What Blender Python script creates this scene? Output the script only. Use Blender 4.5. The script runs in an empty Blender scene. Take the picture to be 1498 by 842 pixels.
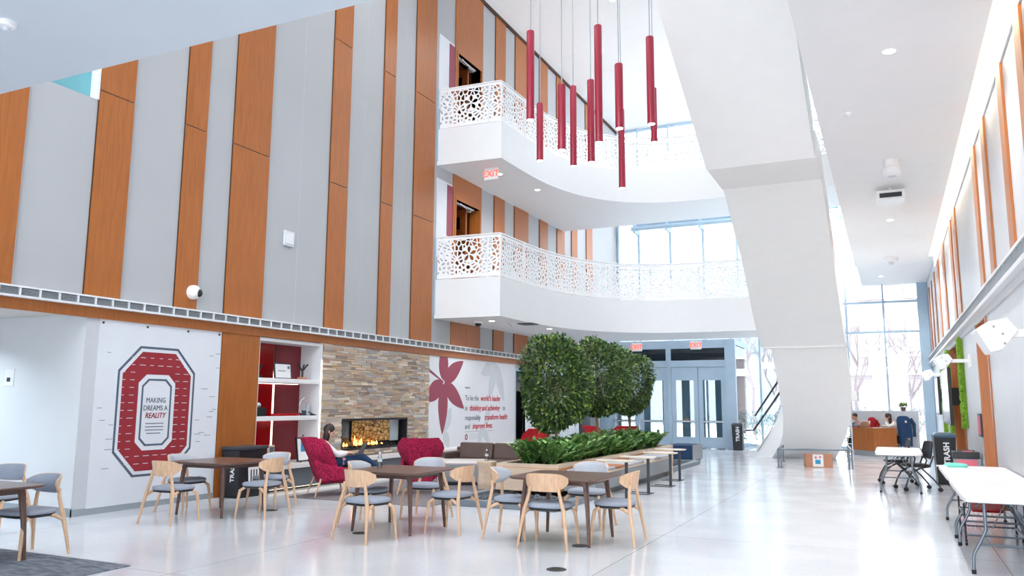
EXPOSURE = -0.02
LAMP = 60
SKY = 9
import bpy, bmesh, math, random
from mathutils import Vector, Matrix, Euler
import numpy as np
random.seed(7)
PI = math.pi
SC = bpy.context.scene
COL = SC.collection

# ------------------------------------------------------------------ materials
def lin(c):
    c = c / 255.0
    return c / 12.92 if c <= 0.04045 else ((c + 0.055) / 1.055) ** 2.4
def rgb(r, g, b):
    return (lin(r), lin(g), lin(b), 1.0)
def nmat(name):
    m = bpy.data.materials.new(name); m.use_nodes = True
    nt = m.node_tree
    return m, nt, nt.nodes, nt.links, nt.nodes['Principled BSDF']
def setp(b, **k):
    for a, v in k.items():
        b.inputs[a.replace('_', ' ')].default_value = v
def coords(nt, scale=(1, 1, 1), kind='Object'):
    t = nt.nodes.new('ShaderNodeTexCoord'); mp = nt.nodes.new('ShaderNodeMapping')
    mp.inputs['Scale'].default_value = scale
    nt.links.new(t.outputs[kind], mp.inputs['Vector'])
    return mp.outputs['Vector']
def ramp(nt, fac, stops):
    r = nt.nodes.new('ShaderNodeValToRGB')
    e = r.color_ramp.elements
    while len(e) < len(stops): e.new(0.5)
    for i, (p, c) in enumerate(stops):
        e[i].position = p; e[i].color = c
    nt.links.new(fac, r.inputs['Fac'])
    return r.outputs['Color']
def paint(name, c, rough=0.5, var=0.03, metal=0.0, scale=3.0, bump=0.0, spec=0.5):
    m, nt, N, L, b = nmat(name)
    n = N.new('ShaderNodeTexNoise'); n.inputs['Scale'].default_value = scale; n.inputs['Detail'].default_value = 4
    L.new(coords(nt), n.inputs['Vector'])
    lo = tuple(x * (1 - var) for x in c[:3]) + (1,); hi = tuple(min(1, x * (1 + var)) for x in c[:3]) + (1,)
    L.new(ramp(nt, n.outputs['Fac'], [(0.3, lo), (0.7, hi)]), b.inputs['Base Color'])
    setp(b, Roughness=rough, Metallic=metal); b.inputs['Specular IOR Level'].default_value = spec
    if bump:
        bp = N.new('ShaderNodeBump'); bp.inputs['Strength'].default_value = bump
        n2 = N.new('ShaderNodeTexNoise'); n2.inputs['Scale'].default_value = scale * 30
        L.new(coords(nt), n2.inputs['Vector'])
        L.new(n2.outputs['Fac'], bp.inputs['Height']); L.new(bp.outputs['Normal'], b.inputs['Normal'])
    return m
def wood(name, c, dark=0.72, scale=(9, 9, 0.6), rough=0.35):
    m, nt, N, L, b = nmat(name)
    n = N.new('ShaderNodeTexNoise'); n.inputs['Scale'].default_value = 3.0; n.inputs['Detail'].default_value = 6
    n.inputs['Distortion'].default_value = 0.6
    L.new(coords(nt, scale), n.inputs['Vector'])
    lo = tuple(x * dark for x in c[:3]) + (1,); hi = tuple(min(1, x * 1.12) for x in c[:3]) + (1,)
    L.new(ramp(nt, n.outputs['Fac'], [(0.32, lo), (0.5, c), (0.7, hi)]), b.inputs['Base Color'])
    setp(b, Roughness=rough)
    return m
def fabric(name, c, c2, scale=60, rough=0.9):
    m, nt, N, L, b = nmat(name)
    v = N.new('ShaderNodeTexVoronoi'); v.inputs['Scale'].default_value = scale
    L.new(coords(nt), v.inputs['Vector'])
    L.new(ramp(nt, v.outputs['Distance'], [(0.25, c), (0.6, c2)]), b.inputs['Base Color'])
    bp = N.new('ShaderNodeBump'); bp.inputs['Strength'].default_value = 0.25
    L.new(v.outputs['Distance'], bp.inputs['Height']); L.new(bp.outputs['Normal'], b.inputs['Normal'])
    setp(b, Roughness=rough)
    return m
def emit(name, c, s):
    m, nt, N, L, b = nmat(name)
    b.inputs['Base Color'].default_value = c
    b.inputs['Emission Color'].default_value = c; b.inputs['Emission Strength'].default_value = s
    return m
def glassmat(name, tint=(0.93, 0.97, 0.98, 1), refl=1.0):
    m, nt, N, L, b = nmat(name)
    out = N['Material Output']; N.remove(b)
    tr = N.new('ShaderNodeBsdfTransparent'); tr.inputs['Color'].default_value = tint
    gl = N.new('ShaderNodeBsdfGlossy'); gl.inputs['Roughness'].default_value = 0.02
    fr = N.new('ShaderNodeFresnel'); fr.inputs['IOR'].default_value = 1.45
    mu = N.new('ShaderNodeMath'); mu.operation = 'MULTIPLY'; mu.inputs[1].default_value = refl
    mx = N.new('ShaderNodeMixShader')
    L.new(fr.outputs[0], mu.inputs[0]); L.new(mu.outputs[0], mx.inputs[0])
    L.new(tr.outputs[0], mx.inputs[1]); L.new(gl.outputs[0], mx.inputs[2]); L.new(mx.outputs[0], out.inputs['Surface'])
    return m

M = {}
M['white'] = paint('white_paint', rgb(228, 230, 232), 0.55, 0.01)
M['ceil'] = paint('ceiling_paint', rgb(246, 245, 245), 0.7, 0.01)
M['stairw'] = paint('stair_plaster', rgb(246, 245, 243), 0.6, 0.01)
M['panel'] = paint('grey_wall_panel', rgb(175, 177, 180), 0.5, 0.02, scale=0.8)
M['panelr'] = paint('pale_wall_panel', rgb(206, 209, 214), 0.4, 0.03, scale=1.2)
M['cherry'] = wood('cherry_veneer', rgb(166, 97, 42), 0.87)
M['cherrydk'] = wood('cherry_door_veneer', rgb(150, 84, 38), 0.8)
M['gap'] = paint('dark_joint', rgb(70, 45, 30), 0.8)
M['beech'] = wood('beech_wood', rgb(222, 184, 150), 0.85, (14, 14, 2), 0.4)
M['walnut'] = wood('walnut_wood', rgb(104, 76, 66), 0.75, (2, 16, 16), 0.28)
M['blue_grey'] = fabric('blue_grey_upholstery', rgb(140, 148, 164), rgb(167, 174, 188), 160)
M['grey_fab'] = fabric('pale_grey_upholstery', rgb(178, 182, 192), rgb(196, 200, 208), 160)
M['red_fab'] = fabric('crimson_patterned_upholstery', rgb(204, 26, 86), rgb(132, 10, 52), 42)
M['red_fab2'] = fabric('scarlet_patterned_upholstery', rgb(208, 22, 40), rgb(130, 8, 20), 42)
M['brown'] = paint('brown_leather', rgb(98, 80, 74), 0.45, 0.08, scale=6, bump=0.1)
M['black'] = paint('black_plastic', rgb(28, 30, 34), 0.4, 0.1)
M['charcoal'] = paint('charcoal_metal', rgb(58, 62, 68), 0.45, 0.05)
M['steel'] = paint('blue_grey_steel', rgb(172, 196, 214), 0.4, 0.03)
M['metal'] = paint('grey_tube_metal', rgb(128, 138, 148), 0.3, 0.03, 0.6)
M['chrome'] = paint('brushed_steel', rgb(205, 210, 215), 0.25, 0.03, 0.9)
M['wplas'] = paint('white_plastic', rgb(240, 240, 240), 0.35, 0.01)
M['crimson'] = paint('crimson_lacquer', rgb(146, 24, 50), 0.32, 0.04)
M['redgloss'] = paint('glossy_red_panel', rgb(160, 8, 18), 0.08, 0.05)
M['maroon'] = paint('maroon_panel', rgb(126, 28, 40), 0.3, 0.04)
M['ban_red'] = paint('banner_red_print', rgb(150, 34, 46), 0.6, 0.03)
M['ban_grey'] = paint('banner_slate_print', rgb(84, 100, 118), 0.6, 0.03)
M['ban_white'] = paint('banner_vinyl', rgb(226, 230, 236), 0.55, 0.015)
M['ink'] = paint('grey_ink', rgb(92, 100, 112), 0.7)
M['palegrey'] = paint('pale_grey_print', rgb(205, 212, 218), 0.6)
M['text_red'] = paint('red_ink', rgb(186, 30, 52), 0.6)
M['leaf_red'] = paint('maroon_print', rgb(146, 66, 86), 0.6, 0.03)
M['greybase'] = paint('grey_laminate', rgb(150, 155, 160), 0.5, 0.03)
M['darkgrey'] = paint('dark_grey_panel', rgb(96, 104, 110), 0.5, 0.03)
M['quartz'] = paint('white_quartz', rgb(236, 230, 226), 0.3, 0.03, scale=14)
M['curb'] = paint('grey_granite', rgb(122, 132, 142), 0.5, 0.15, scale=60)
M['orangewood'] = wood('orange_maple', rgb(204, 142, 84), 0.85, (1.2, 12, 12), 0.35)
M['rimwood'] = wood('pale_maple', rgb(222, 200, 176), 0.92, (1.2, 12, 12), 0.4)
M['soil'] = paint('potting_soil', rgb(50, 42, 34), 0.95, 0.3, scale=30)
M['bark'] = paint('pale_bark', rgb(168, 140, 112), 0.85, 0.2, scale=20, bump=0.3)
M['glass'] = glassmat('clear_glass')
M['dglass'] = glassmat('dark_glass', (0.28, 0.36, 0.40, 1), 1.4)
M['teal'] = paint('teal_glass', rgb(112, 176, 186), 0.15, 0.03)
M['navy'] = fabric('navy_cloth', rgb(26, 50, 84), rgb(36, 66, 104), 90)
M['cream'] = fabric('cream_knit', rgb(228, 226, 228), rgb(240, 238, 238), 90)
M['redcloth'] = fabric('red_cloth', rgb(176, 24, 36), rgb(150, 16, 28), 90)
M['plaid'] = fabric('blue_grey_plaid', rgb(70, 80, 104), rgb(130, 138, 156), 30)
M['skin'] = paint('skin_tone', rgb(226, 176, 150), 0.5, 0.03)
M['skin2'] = paint('skin_tone_tan', rgb(198, 146, 116), 0.5, 0.03)
M['hair'] = paint('dark_brown_hair', rgb(48, 34, 34), 0.5, 0.2, scale=40)
M['cardboard'] = paint('brown_cardboard', rgb(186, 134, 108), 0.8, 0.03)
M['teal_paper'] = paint('teal_paper', rgb(120, 212, 196), 0.6)
M['pink'] = paint('pink_print', rgb(220, 110, 128), 0.6, 0.05)
M['blue_print'] = paint('blue_print', rgb(60, 150, 196), 0.6, 0.2, scale=20)
M['lamp'] = emit('lamp_glow', (1, 0.97, 0.92, 1), 14)
M['cove'] = emit('cove_led', (1, 0.85, 0.64, 1), 34)
M['led'] = emit('led_strip', (1, 0.90, 0.78, 1), 2.5)
M['flame'] = emit('flame', (1, 0.42, 0.08, 1), 6)
M['exitred'] = emit('exit_letters', (1.0, 0.10, 0.05, 1), 1.2)
M['screen'] = paint('grey_screen', rgb(186, 194, 202), 0.15, 0.05)

def leafmat(name, a, b_, c):
    m, nt, N, L, b = nmat(name)
    oi = N.new('ShaderNodeNewGeometry')
    L.new(ramp(nt, oi.outputs['Random Per Island'], [(0.0, a), (0.55, b_), (1.0, c)]), b.inputs['Base Color'])
    setp(b, Roughness=0.35)
    return m
M['leaf'] = leafmat('ficus_leaf', rgb(44, 74, 48), rgb(74, 106, 60), rgb(150, 176, 84))
M['zz'] = leafmat('shrub_leaf', rgb(60, 108, 56), rgb(98, 150, 74), rgb(180, 206, 132))
M['moss'] = paint('green_moss', rgb(116, 158, 40), 0.95, 0.3, scale=40, bump=0.6)

def floor_mat():
    m, nt, N, L, b = nmat('polished_terrazzo')
    co = coords(nt)
    v = N.new('ShaderNodeTexVoronoi'); v.inputs['Scale'].default_value = 55
    L.new(co, v.inputs['Vector'])
    base = ramp(nt, v.outputs['Distance'], [(0.0, rgb(204, 207, 213)), (0.22, rgb(223, 226, 232)), (0.6, rgb(231, 233, 237))])
    n = N.new('ShaderNodeTexNoise'); n.inputs['Scale'].default_value = 1.3; n.inputs['Detail'].default_value = 5
    L.new(co, n.inputs['Vector'])
    mix = N.new('ShaderNodeMix'); mix.data_type = 'RGBA'; mix.blend_type = 'MULTIPLY'; mix.inputs[0].default_value = 1
    L.new(base, mix.inputs[6]); L.new(ramp(nt, n.outputs['Fac'], [(0.3, (0.93, 0.93, 0.95, 1)), (0.7, (1, 1, 1, 1))]), mix.inputs[7])
    sp = N.new('ShaderNodeSeparateXYZ'); L.new(co, sp.inputs[0])
    def mth(op, a, b2, c=None):
        q = N.new('ShaderNodeMath'); q.operation = op
        for i, s in enumerate((a, b2, c)):
            if s is None: continue
            if isinstance(s, (int, float)): q.inputs[i].default_value = s
            else: L.new(s, q.inputs[i])
        return q.outputs[0]
    def joint(s, off, per):
        f = mth('FRACT', mth('DIVIDE', mth('ADD', s, off), per), 0)
        return mth('LESS_THAN', f, 0.010 / per)
    jx = joint(sp.outputs[0], 2.645 + 30 * 3.6, 3.6); jy = joint(sp.outputs[1], -14.3 + 30 * 4.3, 4.3)
    j = mth('MAXIMUM', jx, jy)
    mix2 = N.new('ShaderNodeMix'); mix2.data_type = 'RGBA'
    L.new(j, mix2.inputs[0]); L.new(mix.outputs[2], mix2.inputs[6]); mix2.inputs[7].default_value = rgb(168, 166, 168)
    L.new(mix2.outputs[2], b.inputs['Base Color'])
    L.new(ramp(nt, n.outputs['Fac'], [(0.3, (0.10,) * 3 + (1,)), (0.7, (0.17,) * 3 + (1,))]), b.inputs['Roughness'])
    b.inputs['Specular IOR Level'].default_value = 0.55
    return m
M['floor'] = floor_mat()

def carpet_mat():
    m, nt, N, L, b = nmat('grey_carpet')
    n = N.new('ShaderNodeTexNoise'); n.inputs['Scale'].default_value = 26; n.inputs['Detail'].default_value = 5
    L.new(coords(nt, (0.25, 1, 1)), n.inputs['Vector'])
    L.new(ramp(nt, n.outputs['Fac'], [(0.3, rgb(84, 92, 104)), (0.5, rgb(112, 118, 130)), (0.7, rgb(146, 150, 158))]), b.inputs['Base Color'])
    setp(b, Roughness=0.95)
    return m
M['carpet'] = carpet_mat()

def perf_mat():
    # white sheet metal with laser-cut holes; the UV map is in metres (u along the rail, v up)
    m, nt, N, L, b = nmat('perforated_white_metal')
    out = N['Material Output']
    b.inputs['Base Color'].default_value = rgb(240, 241, 243); setp(b, Roughness=0.45)
    uv = N.new('ShaderNodeUVMap'); uv.uv_map = 'UVMap'
    sp = N.new('ShaderNodeSeparateXYZ'); L.new(uv.outputs[0], sp.inputs[0])
    U, V = sp.outputs[0], sp.outputs[1]
    def mth(op, a, b2=None):
        q = N.new('ShaderNodeMath'); q.operation = op
        for i, s in enumerate((a, b2)):
            if s is None: continue
            if isinstance(s, (int, float)): q.inputs[i].default_value = s
            else: L.new(s, q.inputs[i])
        return q.outputs[0]
    vo = N.new('ShaderNodeTexVoronoi'); vo.voronoi_dimensions = '2D'; vo.feature = 'DISTANCE_TO_EDGE'; vo.inputs['Scale'].default_value = 8.5
    L.new(uv.outputs[0], vo.inputs['Vector'])
    th = mth('SUBTRACT', 0.27, mth('MULTIPLY', V, 0.17))
    hole = mth('GREATER_THAN', vo.outputs['Distance'], th)
    # five-petal flower cut round (0.86, 0.56) of the end panel
    dx = mth('SUBTRACT', U, 0.90); dy = mth('SUBTRACT', V, 0.60)
    r = mth('SQRT', mth('ADD', mth('MULTIPLY', dx, dx), mth('MULTIPLY', dy, dy)))
    a = mth('ARCTAN2', dx, dy)
    k = mth('ABSOLUTE', mth('COSINE', mth('MULTIPLY', a, 2.5)))
    petal = mth('MULTIPLY', mth('LESS_THAN', r, mth('MULTIPLY', mth('POWER', k, 0.9), 0.20)), mth('MULTIPLY', mth('GREATER_THAN', k, mth('SUBTRACT', 0.75, mth('MULTIPLY', r, 2.0))), mth('GREATER_THAN', r, 0.035)))
    far = mth('GREATER_THAN', r, 0.22)
    hole = mth('MAXIMUM', mth('MULTIPLY', hole, far), petal)
    band = mth('MULTIPLY', mth('GREATER_THAN', V, 0.09), mth('LESS_THAN', V, 0.99))
    fac = mth('MULTIPLY', hole, band)
    tr = N.new('ShaderNodeBsdfTransparent'); mx = N.new('ShaderNodeMixShader')
    L.new(fac, mx.inputs[0]); L.new(b.outputs[0], mx.inputs[1]); L.new(tr.outputs[0], mx.inputs[2]); L.new(mx.outputs[0], out.inputs['Surface'])
    return m
M['perf'] = perf_mat()

def fire_glass_mat():
    m, nt, N, L, b = nmat('painted_gold_reflection')
    v = N.new('ShaderNodeTexVoronoi'); v.feature = 'DISTANCE_TO_EDGE'; v.inputs['Scale'].default_value = 7; v.inputs['Randomness'].default_value = 0.9
    L.new(coords(nt, (1, 1, 1.7)), v.inputs['Vector'])
    L.new(ramp(nt, v.outputs['Distance'], [(0.03, rgb(74, 52, 30)), (0.07, rgb(214, 160, 84)), (0.3, rgb(236, 196, 120))]), b.inputs['Base Color'])  # golden reflection painted into the colour as a cracked pattern
    setp(b, Roughness=0.2, Metallic=0.25)
    return m
M['firegold'] = fire_glass_mat()

def attr_mat(name, rough=0.8):
    m, nt, N, L, b = nmat(name)
    a = N.new('ShaderNodeVertexColor'); a.layer_name = 'Col'
    n = N.new('ShaderNodeTexNoise'); n.inputs['Scale'].default_value = 30; n.inputs['Detail'].default_value = 5
    L.new(coords(nt), n.inputs['Vector'])
    mix = N.new('ShaderNodeMix'); mix.data_type = 'RGBA'; mix.blend_type = 'MULTIPLY'; mix.inputs[0].default_value = 1
    L.new(a.outputs['Color'], mix.inputs[6]); L.new(ramp(nt, n.outputs['Fac'], [(0.3, (0.9, 0.9, 0.9, 1)), (0.7, (1, 1, 1, 1))]), mix.inputs[7])
    L.new(mix.outputs[2], b.inputs['Base Color'])
    bp = N.new('ShaderNodeBump'); bp.inputs['Strength'].default_value = 0.5; L.new(n.outputs['Fac'], bp.inputs['Height']); L.new(bp.outputs['Normal'], b.inputs['Normal'])
    setp(b, Roughness=rough)
    return m
M['stone'] = attr_mat('ledge_stone')

def brick_mat():
    m, nt, N, L, b = nmat('red_brick_facade')
    br = N.new('ShaderNodeTexBrick'); br.inputs['Scale'].default_value = 1.0
    br.inputs['Color1'].default_value = rgb(126, 113, 113); br.inputs['Color2'].default_value = rgb(119, 106, 107); br.inputs['Mortar'].default_value = rgb(132, 124, 124)
    br.inputs['Brick Width'].default_value = 0.5; br.inputs['Row Height'].default_value = 0.18; br.inputs['Mortar Size'].default_value = 0.015
    t = N.new('ShaderNodeTexCoord'); mp = N.new('ShaderNodeMapping'); mp.inputs['Rotation'].default_value = (PI / 2, 0, 0)
    L.new(t.outputs['Object'], mp.inputs[0]); L.new(mp.outputs[0], br.inputs['Vector']); L.new(br.outputs['Color'], b.inputs['Base Color'])
    setp(b, Roughness=0.9)
    return m
M['brick'] = brick_mat()

# ------------------------------------------------------------------ mesh builder
class MB:
    def __init__(s): s.bm = bmesh.new()
    def _faces(s, vs, fs):
        v = [s.bm.verts.new(p) for p in vs]
        out = []
        for f in fs:
            try: out.append(s.bm.faces.new([v[i] for i in f]))
            except ValueError: pass
        return v, out
    def box(s, x0, x1, y0, y1, z0, z1):
        MB.n = getattr(MB, 'n', 0) + 1; e = 0.0001 + 0.00013 * (MB.n % 9)
        if min(x1 - x0, y1 - y0, z1 - z0) > 0.02: x0 += e; x1 -= e; y0 += e; y1 -= e; z1 -= e
        P = [(x0, y0, z0), (x1, y0, z0), (x1, y1, z0), (x0, y1, z0), (x0, y0, z1), (x1, y0, z1), (x1, y1, z1), (x0, y1, z1)]
        s._faces(P, [(3, 2, 1, 0), (4, 5, 6, 7), (0, 1, 5, 4), (1, 2, 6, 5), (2, 3, 7, 6), (3, 0, 4, 7)]); return s
    def obox(s, c, d, rot=(0, 0, 0)):
        R = Euler(rot).to_matrix(); c = Vector(c)
        P = [c + R @ Vector((sx * d[0] / 2, sy * d[1] / 2, sz * d[2] / 2)) for sz in (-1, 1) for sx, sy in ((-1, -1), (1, -1), (1, 1), (-1, 1))]
        s._faces(P, [(3, 2, 1, 0), (4, 5, 6, 7), (0, 1, 5, 4), (1, 2, 6, 5), (2, 3, 7, 6), (3, 0, 4, 7)]); return s
    def prism(s, poly, ax, a, b):
        def pt(p, h): return {'z': (p[0], p[1], h), 'x': (h, p[0], p[1]), 'y': (p[0], h, p[1])}[ax]
        n = len(poly)
        s._faces([pt(p, a) for p in poly] + [pt(p, b) for p in poly],
                 [tuple(range(n - 1, -1, -1)), tuple(range(n, 2 * n))] + [(i, (i + 1) % n, n + (i + 1) % n, n + i) for i in range(n)]); return s
    def loft(s, rings, cap=True):
        n = len(rings[0]); vs = [p for r in rings for p in r]; fs = []
        for k in range(len(rings) - 1):
            for i in range(n):
                j = (i + 1) % n
                fs.append((k * n + i, k * n + j, (k + 1) * n + j, (k + 1) * n + i))
        if cap: fs += [tuple(range(n - 1, -1, -1)), tuple(range((len(rings) - 1) * n, len(rings) * n))]
        s._faces(vs, fs); return s
    def tube(s, pts, r, n=8, cap=True):
        pts = [Vector(p) for p in pts]
        rs = r if isinstance(r, (list, tuple)) else [r] * len(pts)
        rings = []; up = None
        for i, p in enumerate(pts):
            d = (pts[min(i + 1, len(pts) - 1)] - pts[max(i - 1, 0)]).normalized()
            if up is None: up = Vector((0, 0, 1)) if abs(d.z) < 0.9 else Vector((1, 0, 0))
            a = d.cross(up).normalized(); b = d.cross(a).normalized(); up = -b if False else up
            rings.append([p + (a * math.cos(t) + b * math.sin(t)) * rs[i] for t in (2 * PI * k / n for k in range(n))])
        return s.loft(rings, cap)
    def lathe(s, prof, c=(0, 0, 0), n=16):
        return s.loft([[(c[0] + r * math.cos(2 * PI * k / n), c[1] + r * math.sin(2 * PI * k / n), c[2] + z) for k in range(n)] for r, z in prof])
    def quad(s, a, b, c, d): s._faces([a, b, c, d], [(0, 1, 2, 3)]); return s
    def sell(s, prof, a, b, e=4.0, c=(0, 0), n=32):
        # superellipse loft: prof = [(scale, z)]
        def sp(t): 
            ct, st = math.cos(t), math.sin(t)
            return (math.copysign(abs(ct) ** (2 / e), ct), math.copysign(abs(st) ** (2 / e), st))
        return s.loft([[(c[0] + a * k * sp(2 * PI * i / n)[0], c[1] + b * k * sp(2 * PI * i / n)[1], z) for i in range(n)] for k, z in prof])
    def ellipsoid(s, c, r, n=12, m=8):
        rings = []
        for k in range(m + 1):
            t = -PI / 2 + PI * k / m; q = max(math.cos(t), 0.02)
            rings.append([(c[0] + r[0] * q * math.cos(2 * PI * i / n), c[1] + r[1] * q * math.sin(2 * PI * i / n), c[2] + r[2] * math.sin(t)) for i in range(n)])
        return s.loft(rings)
    def build(s, name, mat, parent=None, smooth=None, bevel=0, keep=False, loc=None):
        if not keep: bmesh.ops.recalc_face_normals(s.bm, faces=s.bm.faces)
        me = bpy.data.meshes.new(name); s.bm.to_mesh(me); s.bm.free()
        if isinstance(mat, str): mat = M[mat]
        me.materials.append(mat)
        if smooth is not None:
            for p in me.polygons: p.use_smooth = True
            me.set_sharp_from_angle(angle=math.radians(smooth))
        o = bpy.data.objects.new(name, me); COL.objects.link(o)
        if parent: o.parent = parent
        if loc: o.location = loc
        if bevel:
            bv = o.modifiers.new('bevel', 'BEVEL'); bv.width = bevel; bv.segments = 2; bv.limit_method = 'ANGLE'
        return o

def tag(o, label, cat, group=None, kind=None):
    o['label'] = label; o['category'] = cat
    if group: o['group'] = group
    if kind: o['kind'] = kind
    return o
def thing(name, label, cat, loc=(0, 0, 0), rz=0.0, group=None):
    o = bpy.data.objects.new(name, None); COL.objects.link(o); o.location = loc; o.rotation_euler = (0, 0, rz)
    o.empty_display_size = 0.1
    return tag(o, label, cat, group)
def struct(o, label=None):
    o['kind'] = 'structure'
    if label: o['label'] = label
    return o
def copy_tree(o, parent=None):
    c = o.copy(); COL.objects.link(c)
    if parent: c.parent = parent
    for ch in list(o.children): copy_tree(ch, c)
    return c
def dup(o, loc, rz, label, group=None):
    c = copy_tree(o); c.location = loc; c.rotation_euler = (0, 0, rz); c['label'] = label
    if group: c['group'] = group
    return c
def text(body, size, mat, parent, loc, rot, name='lettering', bold=0.0, shear=0.0, align='CENTER', ext=0.002, sx=1.0):
    cu = bpy.data.curves.new(name, 'FONT'); cu.body = body; cu.size = size; cu.extrude = ext; cu.offset = bold; cu.shear = shear
    cu.align_x = align; cu.align_y = 'CENTER'; cu.resolution_u = 3
    t = bpy.data.objects.new(name, cu); COL.objects.link(t)
    bpy.context.view_layer.update()
    dg = bpy.context.evaluated_depsgraph_get()
    me = bpy.data.meshes.new_from_object(t.evaluated_get(dg))
    bpy.data.objects.remove(t)
    me.materials.clear(); me.materials.append(M[mat])
    o = bpy.data.objects.new(name, me); COL.objects.link(o); o.parent = parent; o.location = loc; o.rotation_euler = rot; o.scale = (sx, 1, 1)
    return o
# text on a wall that faces +X (left wall), read from the hall
ROT_LEFT = (PI / 2, 0, PI / 2)
def skin(name, verts, edges, mat, parent, sub=1, root=0):
    me = bpy.data.meshes.new(name); me.from_pydata([v[0] for v in verts], edges, [])
    o = bpy.data.objects.new(name, me); COL.objects.link(o)
    sk = o.modifiers.new('skin', 'SKIN'); sk.use_smooth_shade = True
    for i, v in enumerate(verts):
        r = v[1] if isinstance(v[1], tuple) else (v[1], v[1])
        me.skin_vertices[0].data[i].radius = r
        me.skin_vertices[0].data[i].use_root = (i == root)
    if sub:
        ss = o.modifiers.new('sub', 'SUBSURF'); ss.levels = sub; ss.render_levels = sub
    bpy.context.view_layer.update()
    dg = bpy.context.evaluated_depsgraph_get()
    m2 = bpy.data.meshes.new_from_object(o.evaluated_get(dg))
    bpy.data.objects.remove(o)
    m2.materials.clear(); m2.materials.append(M[mat])
    for p in m2.polygons: p.use_smooth = True
    r = bpy.data.objects.new(name, m2); COL.objects.link(r)
    if parent: r.parent = parent
    return r
XL, XR = -10.45, 1.43
# ------------------------------------------------------------------ camera, world
cam = bpy.data.cameras.new('camera'); co = bpy.data.objects.new('camera', cam); COL.objects.link(co); SC.camera = co
cam.sensor_width = 36.0; cam.lens = 36.0 * 1167 / 1498; cam.clip_start = 0.05; cam.clip_end = 400
_f, _cx, _cy = 1167., 749., 421.
_dy = np.array([(1304 - _cx) / _f, -(593 - _cy) / _f, -1.]); _dy /= np.linalg.norm(_dy)
_dz = np.array([51 / _f, 7921 / _f, -1.]); _dz -= _dy * _dz.dot(_dy); _dz /= np.linalg.norm(_dz)
_dx = np.cross(_dy, _dz)
co.matrix_world = Matrix([[*_dx, 0], [*_dy, 0], [*_dz, 1.6], [0, 0, 0, 1]])
SC.view_settings.view_transform = 'Standard'; SC.view_settings.look = 'None'; SC.view_settings.gamma = 1
SC.view_settings.use_curve_mapping = False; SC.view_settings.exposure = EXPOSURE
SC.cycles.use_denoising = True
SC.cycles.max_bounces = 10; SC.cycles.diffuse_bounces = 6; SC.cycles.transparent_max_bounces = 24; SC.cycles.sample_clamp_indirect = 6
w = bpy.data.worlds.new('overcast_sky'); SC.world = w; w.use_nodes = True
bg = w.node_tree.nodes['Background']; bg.inputs[0].default_value = (0.90, 0.95, 1.0, 1); bg.inputs[1].default_value = SKY

# ------------------------------------------------------------------ floor, outside ground
struct(MB().box(-16, XR + 1.0, -8, 33.1, -0.2, 0).build('floor', 'floor'), 'pale polished terrazzo floor with fine joints')
struct(MB().box(-60, 60, 33.1, 130, -0.35, -0.06).build('exterior_ground', paint('pale_paving', rgb(232, 232, 232), 0.9)), 'pale paving outside')

# ------------------------------------------------------------------ wall_left
wl = MB()
W0 = XL - 0.3
def wlb(y0, y1, z0, z1): wl.box(W0, XL, y0, y1, z0, z1)
wlb(-8, 6.63, 2.86, 13.7); wlb(6.63, 7.65, 2.86, 6.05); wlb(6.63, 7.65, 9.0, 13.7); wlb(7.65, 18.5, 2.86, 13.7)
wlb(18.5, 19.9, 2.86, 4.72); wlb(18.5, 19.9, 7.1, 8.72); wlb(18.5, 19.9, 11.3, 13.7); wlb(19.9, 33.1, 2.86, 13.7)
wlb(-8, 2.8, 0, 2.86); wlb(7.76, 11.27, 0, 2.86); wlb(13.03, 13.8, 0, 2.86); wlb(16.3, 22.42, 0, 2.86); wlb(13.8, 16.3, 0, 0.64); wlb(13.8, 16.3, 1.24, 2.86)
wlb(29.6, 33.1, 0, 2.86); wlb(11.27, 13.03, 2.78, 2.86); wlb(22.42, 29.6, 2.7, 2.86)
WL = struct(wl.build('wall_left', 'panel'), 'tall grey panelled left wall with cherry wood stripes')
stripes = [(5.6, 6.6), (7.67, 8.26), (9.28, 9.73), (10.36, 11.28), (13.1, 13.71), (14.98, 15.45), (16.36, 17.33), (20.85, 21.55), (22.28, 23.34), (24.28, 25.0), (25.85, 26.58), (27.3, 27.9), (28.9, 29.6)]
for a, b in stripes:
    m = MB()
    for z0, z1 in ((3.1, 6.19), (6.21, 9.39), (9.41, 13.6)): m.box(XL, XL + 0.035, a, b, z0, z1)
    m.build('wood_panel', 'cherry', WL)
    MB().box(XL, XL + 0.012, a - 0.014, a, 3.1, 13.6).build('joint', 'gap', WL)
for z0, z1, dz0, dz1 in ((3.1, 4.72, 9, 9), (4.74, 8.7, 4.74, 7.1), (8.74, 13.6, 8.74, 11.3)):
    m = MB()
    if dz0 == 9: m.box(XL, XL + 0.035, 18.35, 19.17, z0, z1).box(XL, XL + 0.035, 19.18, 20.0, z0, z1)
    else: m.box(XL, XL + 0.035, 18.35, 18.5, z0, z1).box(XL, XL + 0.035, 19.9, 20.0, z0, z1).box(XL, XL + 0.035, 18.5, 19.9, dz1, z1)
    m.build('wood_panel', 'cherry', WL)
# slim panel joints in the grey fields, a dark shadow gap under the ceiling
m = MB()
for y in (6.62, 12.2, 14.3, 15.9): m.box(XL, XL + 0.002, y, y + 0.006, 3.1, 13.6)
m.build('joint', M['panelr'], WL)
MB().box(XL, XL + 0.06, 3.4, 33, 13.5, 13.6).build('shadow_gap', 'gap', WL)
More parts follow.
